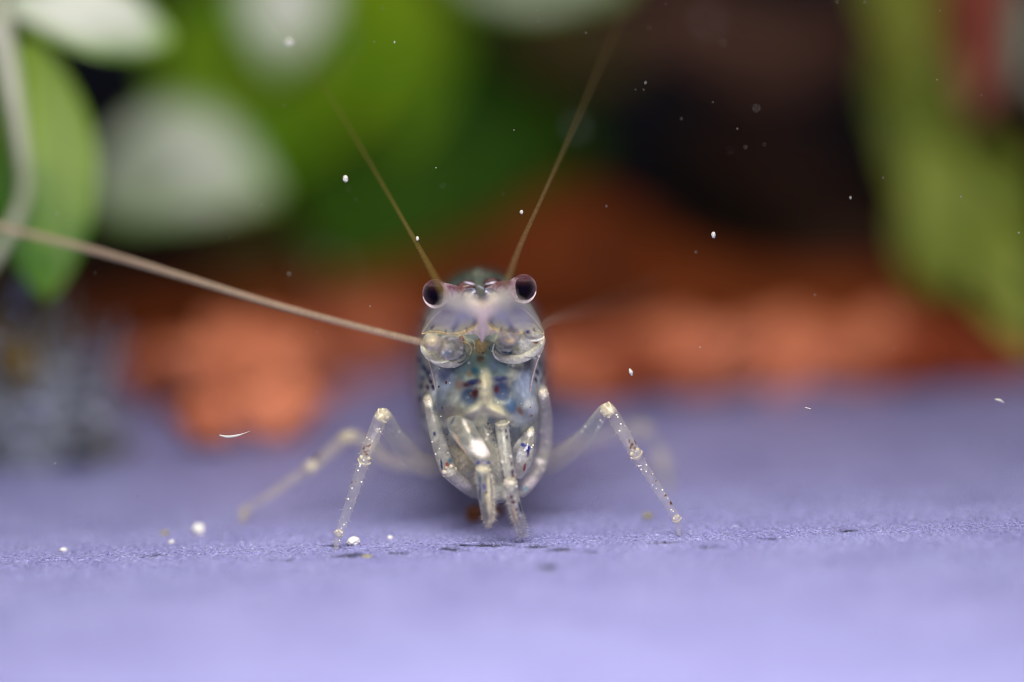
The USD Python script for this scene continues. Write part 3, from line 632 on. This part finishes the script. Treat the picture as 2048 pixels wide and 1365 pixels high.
ell('antenna_base', 1042, 684, .5, 48, 38, .75, (.64, .63, .50), .55, an=-10, amp=.10, mot=.6, items=[(1062, 690, 24, 22, -20, (.92, .92, .84), .97, .35), (1068, 678, 9, 4, 10, (.04, .04, .16), .95, .4), (1072, 684, 5, 4, 0, (.35, .10, .04), .95, .5), (1015, 696, 6, 4, 0, (.06, .03, .03), .95, .5), (1020, 706, 5, 4, 0, (.04, .12, .20), .95, .5)])
plate('cheek_rim', [(984, 708, -.2), (1000, 724, -.4), (1035, 728, -.45), (1066, 716, -.3), (1088, 690, 0)], [(992, 704, -.3), (1006, 712, -.5), (1036, 714, -.6), (1062, 703, -.5), (1084, 684, -.05)], (.84, .82, .66), .7, thick=.12, bow=.05)
ell('antenna_joint', 1018, 672, -1.1, 22, 20, .45, (.58, .52, .46), .5, m='leg_shell', amp=.12, mot=.7, items=[(1022, 682, 6, 5, 30, (.85, .70, .40), .9, .5)])
ell('antenna_joint', 1008, 690, -.55, 19, 18, .4, (.44, .46, .38), .45, m='leg_shell', amp=.12, mot=.7, items=[(1012, 706, 12, 2.5, 10, (.05, .07, .10), .9, .5)])
ell('antenna_joint', 1066, 668, -.4, 21, 14, .35, (.62, .60, .52), .5, m='leg_shell', an=25, items=[(1056, 664, 5, 4, 0, (.08, .09, .3), .9, .5)])
ell('nose_lobe', 962, 692, -.45, 12, 15, .3, (.50, .38, .14), .7, items=[(962, 686, 7, 6, 0, (.62, .50, .22), .8, .6)])

def arc(cx, cy, d, rx, ry, a0, a1, r, col, dens=.9, m='clear_shell'):
    th = np.radians(np.linspace(a0, a1, 18))
    tubes('base_ridge_glint', [(cx + rx * math.cos(a), cy + ry * math.sin(a), d, r * (.4 + .6 * math.sin((a - th[0]) / (th[-1] - th[0]) * math.pi))) for a in th], col, dens, m=m, sides=6, n=36)
inkc, gold, pale = (.03, .05, .08), (.90, .70, .38), (.90, .90, .84)  # gold arcs stand in for glints on the antenna bases
for a_ in [(902, 697, -.95, 27, 24, -20, 110, 1.1, inkc), (914, 710, -.55, 20, 16, 0, 170, 1.2, inkc), (902, 690, -1.0, 24, 20, 200, 300, 1.2, pale), (926, 700, -.5, 17, 16, -120, 40, 1.3, gold), (936, 695, -.3, 14, 18, -80, 60, 1.2, pale), (885, 712, -.7, 26, 15, 60, 150, 1.3, inkc), (880, 716, -.8, 20, 10, 30, 170, 1.4, pale),
           (852, 692, -.5, 10, 20, 110, 200, 1.3, pale), (1018, 672, -1.55, 24, 22, 30, 170, 1.1, inkc), (1010, 692, -.95, 20, 18, 60, 200, 1.1, inkc), (1020, 676, -1.6, 10, 8, 20, 160, 1.6, gold), (1050, 664, -.9, 32, 22, 100, 190, 1.2, pale), (1060, 700, -.8, 26, 16, 20, 120, 1.1, inkc), (1066, 672, -.8, 22, 10, 10, 120, 1.7, pale),
           (1082, 672, -.4, 6, 16, 0, 80, 1.3, gold), (1000, 700, -.6, 14, 20, 80, 230, 1.4, pale), (940, 668, -.7, 16, 8, 180, 350, 1.2, gold), (990, 668, -.7, 14, 8, 180, 350, 1.2, gold), (905, 682, -1.1, 8, 5, 190, 330, 1.5, pale)]:
    arc(*a_)
for sx in (-1, 1):
    e_ = [(966 + sx * 121, 696, .0, 1), (966 + sx * 107, 728, .1, 1.5), (966 + sx * 97, 768, .2, 1.5), (966 + sx * 92, 815, .5, 1.3), (966 + sx * 86, 870, .9, .8)]
    tubes('carapace_edge', e_, (.62, .50, .44), .75, m='leg_shell', sides=7)
gl = []
for k in range(46):
    a, px_ = rng.uniform(0, 6.28), 0
    px_, py_ = 966 + rng.uniform(-118, 118), rng.uniform(662, 735)
    if abs(px_ - 966) < 22: continue
    gl.append(blob(P(px_, py_, -1.0 - .3 * rng.uniform()), np.array([W(rng.uniform(.9, 2.4)), W(rng.uniform(.8, 1.4)), .02]), 1, axes=CAMAX))
obj('head_glint', join(gl), 'glint_bead', S)  # white beads placed as specular highlights around the antenna bases
# --- legs
def leg(name, rows, n, items=(), dens=.30, col=(.60, .57, .50), sides=18, rings=(), bristle=None, parent=None, seed=0, glints=0, label=None):
    if name.startswith('claw'): n, sides = n * 2, 40
    pr = pxpath(rows, n); pr[:, 3] *= .92
    V_, F_ = tube(pr, sides)
    q_ = Q(V_)
    mtl = fbm(V_ * [5, 5, 5], 3, seed)
    t_, d_ = spots(q_, np.tile(col, (len(V_), 1)) * (.7 + .6 * mtl)[:, None], np.full(len(V_), float(dens)) * .38 * (.4 + 1.2 * mtl), items)
    L = obj(name, (V_, F_), 'leg_shell', parent or S, tint=t_, dens=d_)
    if label: tag(L, label)
    rg = np.random.default_rng(seed + 50)
    for (px, py, d, r) in rings:                 # pale rolled joint
        w_ = W(r, d); c = P(px, py, d)
        k = np.argmin(np.linalg.norm(pr[:, :3] - c, axis=1)); ax = pr[min(k + 1, n - 1), :3] - pr[max(k - 1, 0), :3]; ax /= np.linalg.norm(ax)
        tn = ax; sd = np.cross(tn, v); sd /= np.linalg.norm(sd)
        bead = blob(c, (w_ * .98, w_ * .98, w_ * .98), 3)
        rim = []
        for th in np.linspace(-1.5, 1.5, 15):
            rim.append(np.r_[c + (sd * math.sin(th) + tn * .55 * math.cos(th)) * w_ * 1.0 - v * w_ * .45, w_ * .13])
        rv, rf = tube(spline(np.array(rim), 30), 7)
        obj('joint', bead, 'leg_shell', L, tint=np.tile((.72, .68, .54), (len(bead[0]), 1)), dens=np.full(len(bead[0]), .22))
        knobs = [blob(c + (sd * x_ + tn * y_) * w_ - v * w_ * .7, w_ * rr_, 2) for x_, y_, rr_ in ((.55, -.5, .26), (-.6, -.35, .30), (-.1, -.75, .2))]
        kv, kf = join([(rv, rf)] + knobs)
        obj('joint_rim', (kv, kf), 'leg_shell', L, tint=np.tile((.92, .84, .60), (len(kv), 1)), dens=np.full(len(kv), .5))
    if glints:
        bs = []
        for _ in range(glints):
            k = rg.integers(int(n * .35), int(n * .96)); a = rg.uniform(0, 2 * np.pi)
            s_ = math.cos(a); off = rt * s_ * .85 + up * .25 * math.sin(a) - v * math.sqrt(max(0, 1 - s_ * s_ * .72)) * .8
            c = pr[k, :3] + off * pr[k, 3]
            bs.append(blob(c, rg.uniform(.018, .042), 1))
        obj('glint_tubercle', join(bs), 'glint_bead', L)  # white beads stand in for sparkles on small leg bumps
    if bristle:
        hs = []
        for (a, b, side, cnt, ln, rr) in bristle:   # along the leg between fractions a, b, on one side of the picture
            for x in np.linspace(a, b, cnt):
                k = int(np.clip(x * (n - 1), 1, n - 2)); tn = pr[k + 1, :3] - pr[k - 1, :3]; tn /= np.linalg.norm(tn)
                nn = np.cross(tn, v); nn /= np.linalg.norm(nn); nn = nn * (1 if nn @ rt > 0 else -1) * side
                p0 = pr[k, :3] + nn * pr[k, 3] * .9 - v * pr[k, 3] * .3
                hs.append(spike(p0, p0 + (nn * rg.uniform(.7, 1.1) + tn * rg.uniform(.3, .6) - v * rg.uniform(-.1, .4)) * ln * 1.25 * rg.uniform(.7, 1.2), rr))
        obj('bristles', join(hs), 'setae', L)
    return L
def gtip(px, py, r):
    g, d = G(px, py, .05); return (px, py, d, r)
dred = (.09, .025, .035)
leg('walking_leg', [(905, 925, 4.0, 20), (845, 930, 3.0, 24), (795, 880, 1.6, 20), (772, 838, .6, 17), (764, 832, .4, 16), (756, 850, .3, 15.5), (742, 885, .1, 15), (732, 908, 0, 14), (729, 920, 0, 14), (722, 940, 0, 12), (703, 998, 0, 11), (684, 1052, 0, 9.5), (679, 1066, 0, 9.5), (675, 1078, .1, 7), gtip(672, 1097, 4.5)], 150,
    items=[(736, 893, 4, 3, 0, dred, 1, .4), (741, 890, 2.5, 4, 0, dred, 1, .4), (727, 896, 2.5, 6, 10, (.06, .02, .06), 1, .4), (733, 909, 5, 4, 0, dred, 1, .4), (738, 901, 3, 3, 0, dred, 1, .4), (755, 862, 2, 4, 20, dred, .9, .4), (729, 902, 3, 3, 0, dred, 1, .4), (704, 964, 2, 2.5, 0, dred, .9, .4), (711, 965, 2, 2, 0, dred, .9, .4), (766, 832, 15, 8, 0, (.78, .70, .48), .6, .6), (850, 925, 75, 32, 15, (.50, .46, .40), .34, .8), (785, 870, 20, 30, 0, (.50, .50, .42), .26, .8)],
    rings=[(766, 831, .4, 15), (729, 921, 0, 13), (678, 1067, 0, 9)], glints=34, seed=1, bristle=[(.55, .97, 1, 14, .16, .008), (.6, .97, -1, 10, .14, .008)])
leg('walking_leg', [(895, 925, 5.0, 14), (790, 925, 5.0, 16), (725, 882, 4.8, 16), (698, 874, 4.7, 16), (672, 893, 4.7, 15), (634, 926, 4.8, 13), (622, 935, 4.8, 14), (600, 950, 5, 11), (540, 990, 5.2, 10), (498, 1016, 5.5, 9), (489, 1022, 5.6, 10), gtip(484, 1046, 5)], 120,
    items=[(632, 914, 6, 10, 20, (.05, .03, .03), 1, .4), (622, 932, 12, 10, 0, (.80, .74, .62), .8, .6), (695, 874, 16, 12, 0, (.62, .55, .35), .6, .6)], rings=[(622, 934, 4.8, 13), (489, 1022, 5.6, 9)], glints=14, seed=2, dens=.6, col=(.62, .56, .42))
leg('walking_leg', [(1060, 930, 4.0, 22), (1110, 920, 3.2, 22), (1165, 878, 1.8, 19), (1200, 832, .6, 15), (1214, 820, .3, 15), (1226, 832, .2, 14.5), (1246, 864, .1, 14), (1264, 896, 0, 13), (1272, 909, 0, 14), (1282, 926, 0, 11), (1312, 972, 0, 10), (1346, 1026, 0, 9.5), (1354, 1040, 0, 9.5), (1356, 1050, .1, 7), gtip(1358, 1070, 4.5)], 150,
    items=[(1259, 882, 3, 4, 0, dred, 1, .4), (1264, 889, 4, 4, 20, dred, 1, .4), (1260, 896, 3, 3, 0, dred, 1, .4), (1268, 896, 4, 3, 0, dred, 1, .4), (1273, 883, 4, 8, -25, (.015, .02, .05), 1, .4), (1292, 936, 2, 2, 0, dred, 1, .4), (1304, 950, 2, 2, 0, dred, 1, .4), (1312, 963, 2.2, 2.5, 0, dred, 1, .4), (1331, 991, 2.5, 3.5, 0, dred, 1, .4), (1342, 1007, 3.5, 4.5, 0, dred, 1, .4), (1216, 820, 14, 8, 0, (.82, .74, .52), .65, .6), (1110, 915, 80, 34, -20, (.52, .48, .44), .34, .8), (1185, 850, 18, 26, 20, (.45, .5, .45), .28, .8)],
    rings=[(1215, 820, .3, 15), (1272, 908, 0, 13), (1354, 1038, 0, 9)], glints=38, seed=3, bristle=[(.55, .97, -1, 16, .14, .008), (.6, .97, 1, 8, .12, .008)])
leg('walking_leg', [(1070, 925, 5.5, 15), (1160, 890, 7, 15), (1240, 862, 9, 15), (1285, 860, 10, 16), (1310, 890, 10.5, 14), (1328, 935, 10.5, 11), gtip(1338, 982, 7)], 90, seed=4, rings=[(1285, 860, 10, 15), (1322, 920, 10.5, 14)], glints=6, dens=.4)
leg('walking_leg', [(905, 905, 7, 14), (820, 880, 8.5, 14), (760, 880, 9.5, 14), (735, 920, 10, 11), gtip(705, 985, 6)], 70, seed=14, dens=.25)
# feeding legs held under the mouth
leg('claw_leg', [(902, 832, .4, 10), (910, 843, 0, 20), (922, 856, -.4, 27), (940, 882, -.7, 25), (957, 906, -.9, 22), (966, 922, -1.0, 20), (967, 931, -1.0, 17), (966, 940, -1.0, 17), (969, 965, -1.0, 18), (973, 1000, -.9, 17), (975, 1030, -.7, 13), (977, 1046, -.6, 8), (980, 1056, -.5, 3)], 120,
    items=[(962, 897, 21, 17, 20, (.92, .84, .80), .95, .5), (957, 926, 5, 5, 0, (.05, .05, .22), .95, .6), (966, 924, 4, 3, 0, (.12, .12, .28), .9, .7), (976, 926, 5, 4, 0, (.06, .06, .22), .95, .6), (966, 938, 11, 6, 0, (.80, .74, .52), .8, .6), (960, 985, 2.5, 22, -3, (.02, .03, .08), .95, .4), (968, 975, 5, 8, 0, (.08, .08, .2), .8, .5), (978, 985, 3, 40, -2, (.75, .66, .42), .8, .5), (960, 960, 3, 12, 0, (.05, .08, .16), .9, .5), (942, 836, 3, 3, 0, dred, 1, .4), (905, 842, 3, 12, 30, (.10, .12, .16), .8, .5), (914, 880, 2, 16, -28, (.80, .55, .28), .9, .5), (928, 902, 2, 12, -30, (.80, .55, .28), .9, .5), (930, 846, 4, 8, -30, (.9, .85, .75), .8, .5), (936, 858, 3, 8, -30, (.9, .78, .6), .8, .5)],  # first item paints the bright highlight into the shell colour
    dens=.5, col=(.55, .55, .46), rings=[(967, 936, -1.0, 14)], glints=16, seed=5, bristle=[(.60, .95, 1, 34, .22, .017), (.90, 1, -1, 8, .2, .012), (.58, .64, -1, 5, .25, .01)])
leg('claw_leg', [(1000, 834, .2, 8), (1003, 843, -.2, 15), (1005, 862, -.5, 15), (1010, 900, -.8, 14), (1016, 940, -1.0, 14), (1019, 958, -1.0, 15), (1021, 970, -1.0, 14.5), (1027, 1000, -.9, 14), (1036, 1035, -.6, 10.5), (1042, 1060, -.3, 7), (1046, 1076, 0, 3)], 120,
    items=[(992, 882, 2, 5, 5, (.02, .02, .05), 1, .4), (993, 893, 2, 4, 5, (.02, .02, .05), 1, .4), (996, 905, 2, 5, 5, (.02, .02, .06), 1, .4), (998, 918, 2, 5, 5, (.02, .02, .06), 1, .4), (1001, 932, 2.2, 6, 5, (.02, .02, .06), 1, .4), (1004, 947, 3, 6, 5, (.03, .01, .06), 1, .4), (1007, 957, 4, 6, 0, (.05, .01, .06), 1, .4), (1012, 862, 2, 5, 0, (.03, .03, .08), 1, .4), (1014, 875, 2, 5, 0, (.03, .03, .08), 1, .4), (1023, 928, 2, 6, 5, (.04, .02, .08), 1, .4), (1025, 945, 3, 7, 5, (.05, .02, .09), 1, .4), (1026, 953, 3, 4, 0, dred, 1, .4),
           (1020, 966, 12, 5, 0, (.85, .80, .66), .85, .5), (1023, 995, 4, 5, 0, dred, .95, .5), (1026, 1005, 5, 4, 0, dred, .95, .5), (1040, 1015, 2.2, 14, -12, (.02, .02, .06), 1, .4), (1033, 1020, 3, 3, 0, (.05, .05, .15), 1, .5), (1030, 1030, 3, 18, -14, (.66, .50, .30), .8, .5)],
    dens=.85, col=(.58, .57, .50), rings=[(1020, 965, -1.0, 13), (1004, 845, -.3, 14)], glints=22, seed=6, bristle=[(.60, .99, -1, 34, .22, .017), (.82, 1, 1, 8, .22, .012), (.15, .5, 1, 8, .10, .008)])
leg('claw_leg', [(862, 790, 1.0, 10), (858, 800, .7, 13), (864, 830, .5, 14), (876, 880, .3, 16), (890, 925, .2, 17), (898, 942, .2, 17), (910, 956, .5, 15), (930, 972, 1.0, 14), (948, 985, 1.4, 12), (962, 990, 1.6, 8)], 100,
    items=[(895, 929, 5, 5, 20, (.20, .03, .03), .9, .6), (891, 936, 3, 4, 0, (.14, .03, .03), .9, .6), (883, 930, 2.5, 13, -8, (.03, .04, .10), 1, .4), (869, 868, 3, 5, -10, (.03, .04, .12), .9, .5), (900, 922, 5, 6, 0, (.10, .18, .22), .7, .5), (858, 803, 9, 11, 0, (.84, .76, .62), .85, .5), (898, 946, 14, 6, 0, (.74, .70, .62), .7, .6), (925, 966, 18, 10, 30, (.72, .68, .58), .75, .6)], dens=.8, col=(.50, .49, .42), rings=[(899, 943, .2, 15), (858, 800, .7, 11)], seed=7, glints=6)
leg('claw_leg', [(1086, 778, 1.0, 9), (1087, 788, .7, 11), (1092, 830, 1.3, 13), (1092, 880, 1.8, 14), (1082, 925, 1.8, 14), (1070, 950, 1.6, 14), (1052, 975, 1.3, 13), (1040, 990, 1.2, 9)], 90,
    items=[(1086, 788, 9, 10, 0, (.86, .80, .70), .85, .5), (1078, 922, 12, 4, 20, (.9, .84, .8), .8, .5), (1060, 965, 16, 12, 0, (.70, .62, .62), .7, .6), (1050, 978, 5, 6, 0, (.3, .5, .55), .7, .5)], dens=.7, rings=[(1087, 787, .7, 10)], seed=8, glints=8)
leg('claw_leg', [(1064, 855, .5, 4), (1062, 864, .3, 8), (1056, 885, .2, 13), (1050, 910, .1, 18), (1043, 935, .2, 16), (1036, 952, .4, 10)], 70,
    items=[(1054, 897, 8, 8, -20, (.02, .03, .18), 1, .4), (1046, 890, 5, 4, 0, (.04, .06, .26), .95, .5), (1056, 908, 3, 8, 10, (.03, .02, .12), 1, .4), (1049, 935, 3, 9, 12, (.16, .03, .04), 1, .4), (1060, 868, 6, 6, 0, (.86, .80, .74), .8, .5), (1040, 912, 11, 12, 0, (.66, .66, .68), .6, .6)], dens=.85, rings=[(1062, 863, .3, 7)], seed=9, glints=4)
# mouth limbs between the claws
leg('claw_leg', [(956, 828, 0, 8), (962, 840, -.3, 13), (972, 868, -.6, 14), (980, 900, -.7, 12), (986, 935, -.5, 10), (990, 960, -.2, 7)], 80, dens=.55, col=(.52, .50, .40), seed=31, glints=8, bristle=[(.2, .8, 1, 14, .12, .009)],
    items=[(960, 834, 15, 8, 0, (.50, .44, .28), .7, .5)] + [(976 + .34 * k_, 848 + k_, 1.8, 4.5, -12, (.02, .02, .06), 1, .4) for k_ in (0, 10, 21, 32, 41, 50)])
leg('claw_finger', [(975, 990, -1.2, 6), (979, 1015, -1.2, 6), (982, 1035, -1.0, 5), (978, 1054, -.7, 2)], 40, dens=.9, col=(.74, .66, .46), seed=21, bristle=[(.1, 1, 1, 16, .16, .014), (.8, 1, -1, 5, .16, .012)])
leg('claw_finger', [(1034, 1000, -1.0, 6), (1042, 1030, -.8, 6), (1049, 1055, -.5, 4.5), (1053, 1072, -.2, 2)], 40, dens=.6, col=(.5, .5, .48), items=[(1040, 1015, 2.5, 16, -14, (.02, .02, .06), 1, .4)], seed=22, bristle=[(.4, 1, 1, 8, .14, .012), (.85, 1, -1, 4, .14, .012)])
leg('mouth_limb', [(985, 860, .5, 18), (985, 900, .4, 22), (990, 945, .3, 24), (996, 980, .3, 24), (998, 1000, .5, 14)], 70,
    items=[(996, 990, 2.5, 2.5, 0, (.02, .02, .06), 1, .4), (999, 1003, 12, 2.5, -8, (.03, .07, .10), 1, .4), (996, 986, 18, 16, 0, (.56, .58, .48), .85, .6), (996, 910, 10, 40, 0, (.62, .60, .50), .75, .7)], dens=.72, col=(.46, .46, .38), seed=10)
leg('mouth_limb', [(915, 850, 1.2, 26), (918, 890, 1.0, 30), (930, 930, 1.0, 28), (945, 965, 1.2, 20), (955, 985, 1.4, 10)], 70, items=[(905, 870, 16, 24, 0, (.34, .28, .18), .9, .7), (925, 920, 22, 26, 0, (.40, .36, .26), .9, .7)], dens=.8, col=(.42, .40, .30), seed=11)
leg('mouth_limb', [(1040, 840, 1.1, 24), (1048, 880, .9, 28), (1042, 920, .9, 28), (1030, 955, 1.1, 20), (1022, 975, 1.3, 10)], 70, items=[(1042, 845, 20, 14, 0, (.20, .30, .40), .85, .6), (1034, 838, 3, 3, 0, (.02, .02, .06), 1, .4), (1026, 844, 3, 3, 0, (.02, .02, .06), 1, .4), (1044, 842, 3, 3, 0, (.02, .02, .06), 1, .4), (1030, 880, 10, 18, 0, (.68, .66, .66), .85, .6)], dens=.75, col=(.46, .46, .42), seed=12)

# ------------------------------------------------------------------ crumbs on the ground
def crumb(px, py, rpx, m, lab, seed, fl=.7, cat='crumb'):
    g, d = G(px, py + rpx * .6)
    z = gz(g[0], g[1]); r = W(rpx * .86, d)
    V_, F_ = blob(g + np.array([0, 0, z + r * fl * .75]), (r, r * .8, r * fl), 3, .5, 1.3, seed)
    tag(obj('crumb', (V_, F_), m, at=np.array([g[0], g[1], z])), lab, cat)
crumb(707, 1080, 15, 'white_crumb', 'bright white crumb on the ground beside the left leg tip', 1)
crumb(398, 1060, 13, 'white_crumb', 'soft white crumb on the ground left of the shrimp', 2, 1.1)
crumb(343, 1084, 7, 'white_crumb', 'little white crumb below the larger white one on the left', 3)
crumb(330, 1064, 10, 'ochre_crumb', 'yellow green crumb on the ground left of the white crumb', 4, .5)
crumb(735, 1106, 12, 'ochre_crumb', 'flat yellowish crumb on the ground right of the bright white one', 5, .25)
crumb(127, 1096, 8, 'white_crumb', 'blurred white grain on the ground at the far left', 6)
crumb(780, 1074, 6, 'white_crumb', 'small white grain between the left leg and the claws', 7)
crumb(950, 1030, 20, 'rust_crumb', 'rust brown food crumb under the shrimp behind its claws', 8, 1.1)
crumb(996, 1022, 14, 'rust_crumb', 'smaller brown food crumb between the claws', 9, .9)
crumb(1296, 1030, 12, 'ochre_crumb', 'blurred yellowish crumb left of the right leg tip', 10, .5)
# ------------------------------------------------------------------ drifting matter
def fibre(rows, lab, m='speck'):
    pr = pxpath(rows, 30); V_, F_ = tube(pr, 6)
    tag(obj('fibre', (V_, F_), m, at=pr[0, :3]), lab, 'fibre')
fibre([(439, 871, 0, 1.5), (455, 874, 0, 3), (472, 872, 0, 2.6), (486, 868, .1, 1.2), (499, 863, .3, .5)], 'curved white fibre drifting above the ground on the left')
fibre([(1610, 815, 0, 1.0), (1616, 817, 0, 1.4), (1622, 818, 0, .9)], 'tiny white fibre drifting over the ground on the right')
fibre([(1990, 799, .8, 1.2), (2000, 801, .8, 3), (2008, 806, .8, 1.2)], 'short white fibre drifting near the right edge')
fibre([(1259, 738, .3, 1.5), (1262, 745, .3, 4.5), (1264, 752, .3, 1.5)], 'short white flake drifting over the orange rock right of the shrimp')
BIG = [(578, 84, -3.2, 7, 'round pale bubble at the top left before the pale leaf', 'bubble'), (1152, 256, 16, 13, 'dim blurred bubble crossing the right upper feeler', 'bubble'), (1415, 42, 19, 13, 'large dim blurred bubble at the top of the picture', 'bubble'), (1345, 902, 14, 14, 'pale blurred bubble near the ground behind the right leg', 'bubble'),
       (691, 358, -.3, 6.5, 'bright white flake left of the left upper feeler', 'speck'), (835, 478, .2, 4, 'white speck touching the left upper feeler', 'speck'), (1043, 425, .2, 4, 'white speck beside the right upper feeler', 'speck'), (1427, 470, .2, 5.5, 'oval white speck over the dark gap on the right', 'speck')]
for px, py, d, r, lab, cat in BIG:
    c = P(px, py, d); V_, F_ = blob(c, np.array([W(r, d)] * 3) * (1 if cat == 'bubble' else np.array([.8, .8, 1.1])), 3, 0 if cat == 'bubble' else .4, 2, int(px))
    tag(obj(cat, (V_, F_), 'speck' if cat == 'speck' or py == 84 else 'bubble_skin', at=c, tint=np.ones((len(V_), 3)) * .8, dens=np.full(len(V_), .06)), lab, cat)
SPECKS = [(789, 85, 3), (930, 45, 1.4), (766, 17, 1.4), (748, 84, 1.4), (1074, 22, 2), (1028, 261, 2.2), (872, 336, 1.8), (696, 377, 1.6), (712, 400, 1.4), (578, 548, 2.4), (1213, 413, 2.4), (1172, 66, 1.8), (1513, 217, 2.6), (1363, 238, 2), (1491, 295, 2.2), (1291, 166, 2.2), (1271, 180, 1.4), (1426, 205, 1.6), (1475, 258, 1.4), (1460, 302, 1.4), (1529, 289, 1.6),
          (1701, 396, 3), (1766, 356, 2), (1922, 394, 2.8), (2038, 466, 2), (1880, 22, 2), (1832, 80, 1.8), (1874, 160, 1.6), (1963, 191, 2.4), (1299, 56, 1.6), (1446, 86, 1.6), (1735, 645, 2), (1788, 697, 2), (1400, 695, 1.8), (1392, 505, 2.4), (97, 355, 2.2), (115, 427, 1.8), (568, 212, 1.6), (525, 448, 1.6), (523, 410, 1.4), (634, 665, 1.8), (495, 612, 1.8), (110, 927, 2), (275, 992, 2.2), (802, 985, 1.8), (740, 613, 1.8), (1911, 779, 2), (1077, 44, 1.4), (885, 372, 1.2), (1730, 5, 2.2), (1674, 4, 2.2), (1331, 8, 1.8), (1287, 180, 1.6), (190, 547, 1.4), (1106, 716, 1.3), (1830, 345, 1.4), (1005, 388, 1.3), (1630, 590, 1.4), (460, 475, 1.4)]
for k, (px, py, r) in enumerate(SPECKS):
    d = rng.normal() * 1.6; c = P(px, py, d)
    V_, F_ = blob(c, W(r, d) * .62 * np.array([.8, .8, 1.25]), 1, .35, 2, k)
    tag(obj('speck', (V_, F_), ('speck', 'dull_speck', 'dull_speck')[k % 3], at=c), 'tiny white speck drifting in the clear water', 'speck', 'tiny specks drifting in the water')
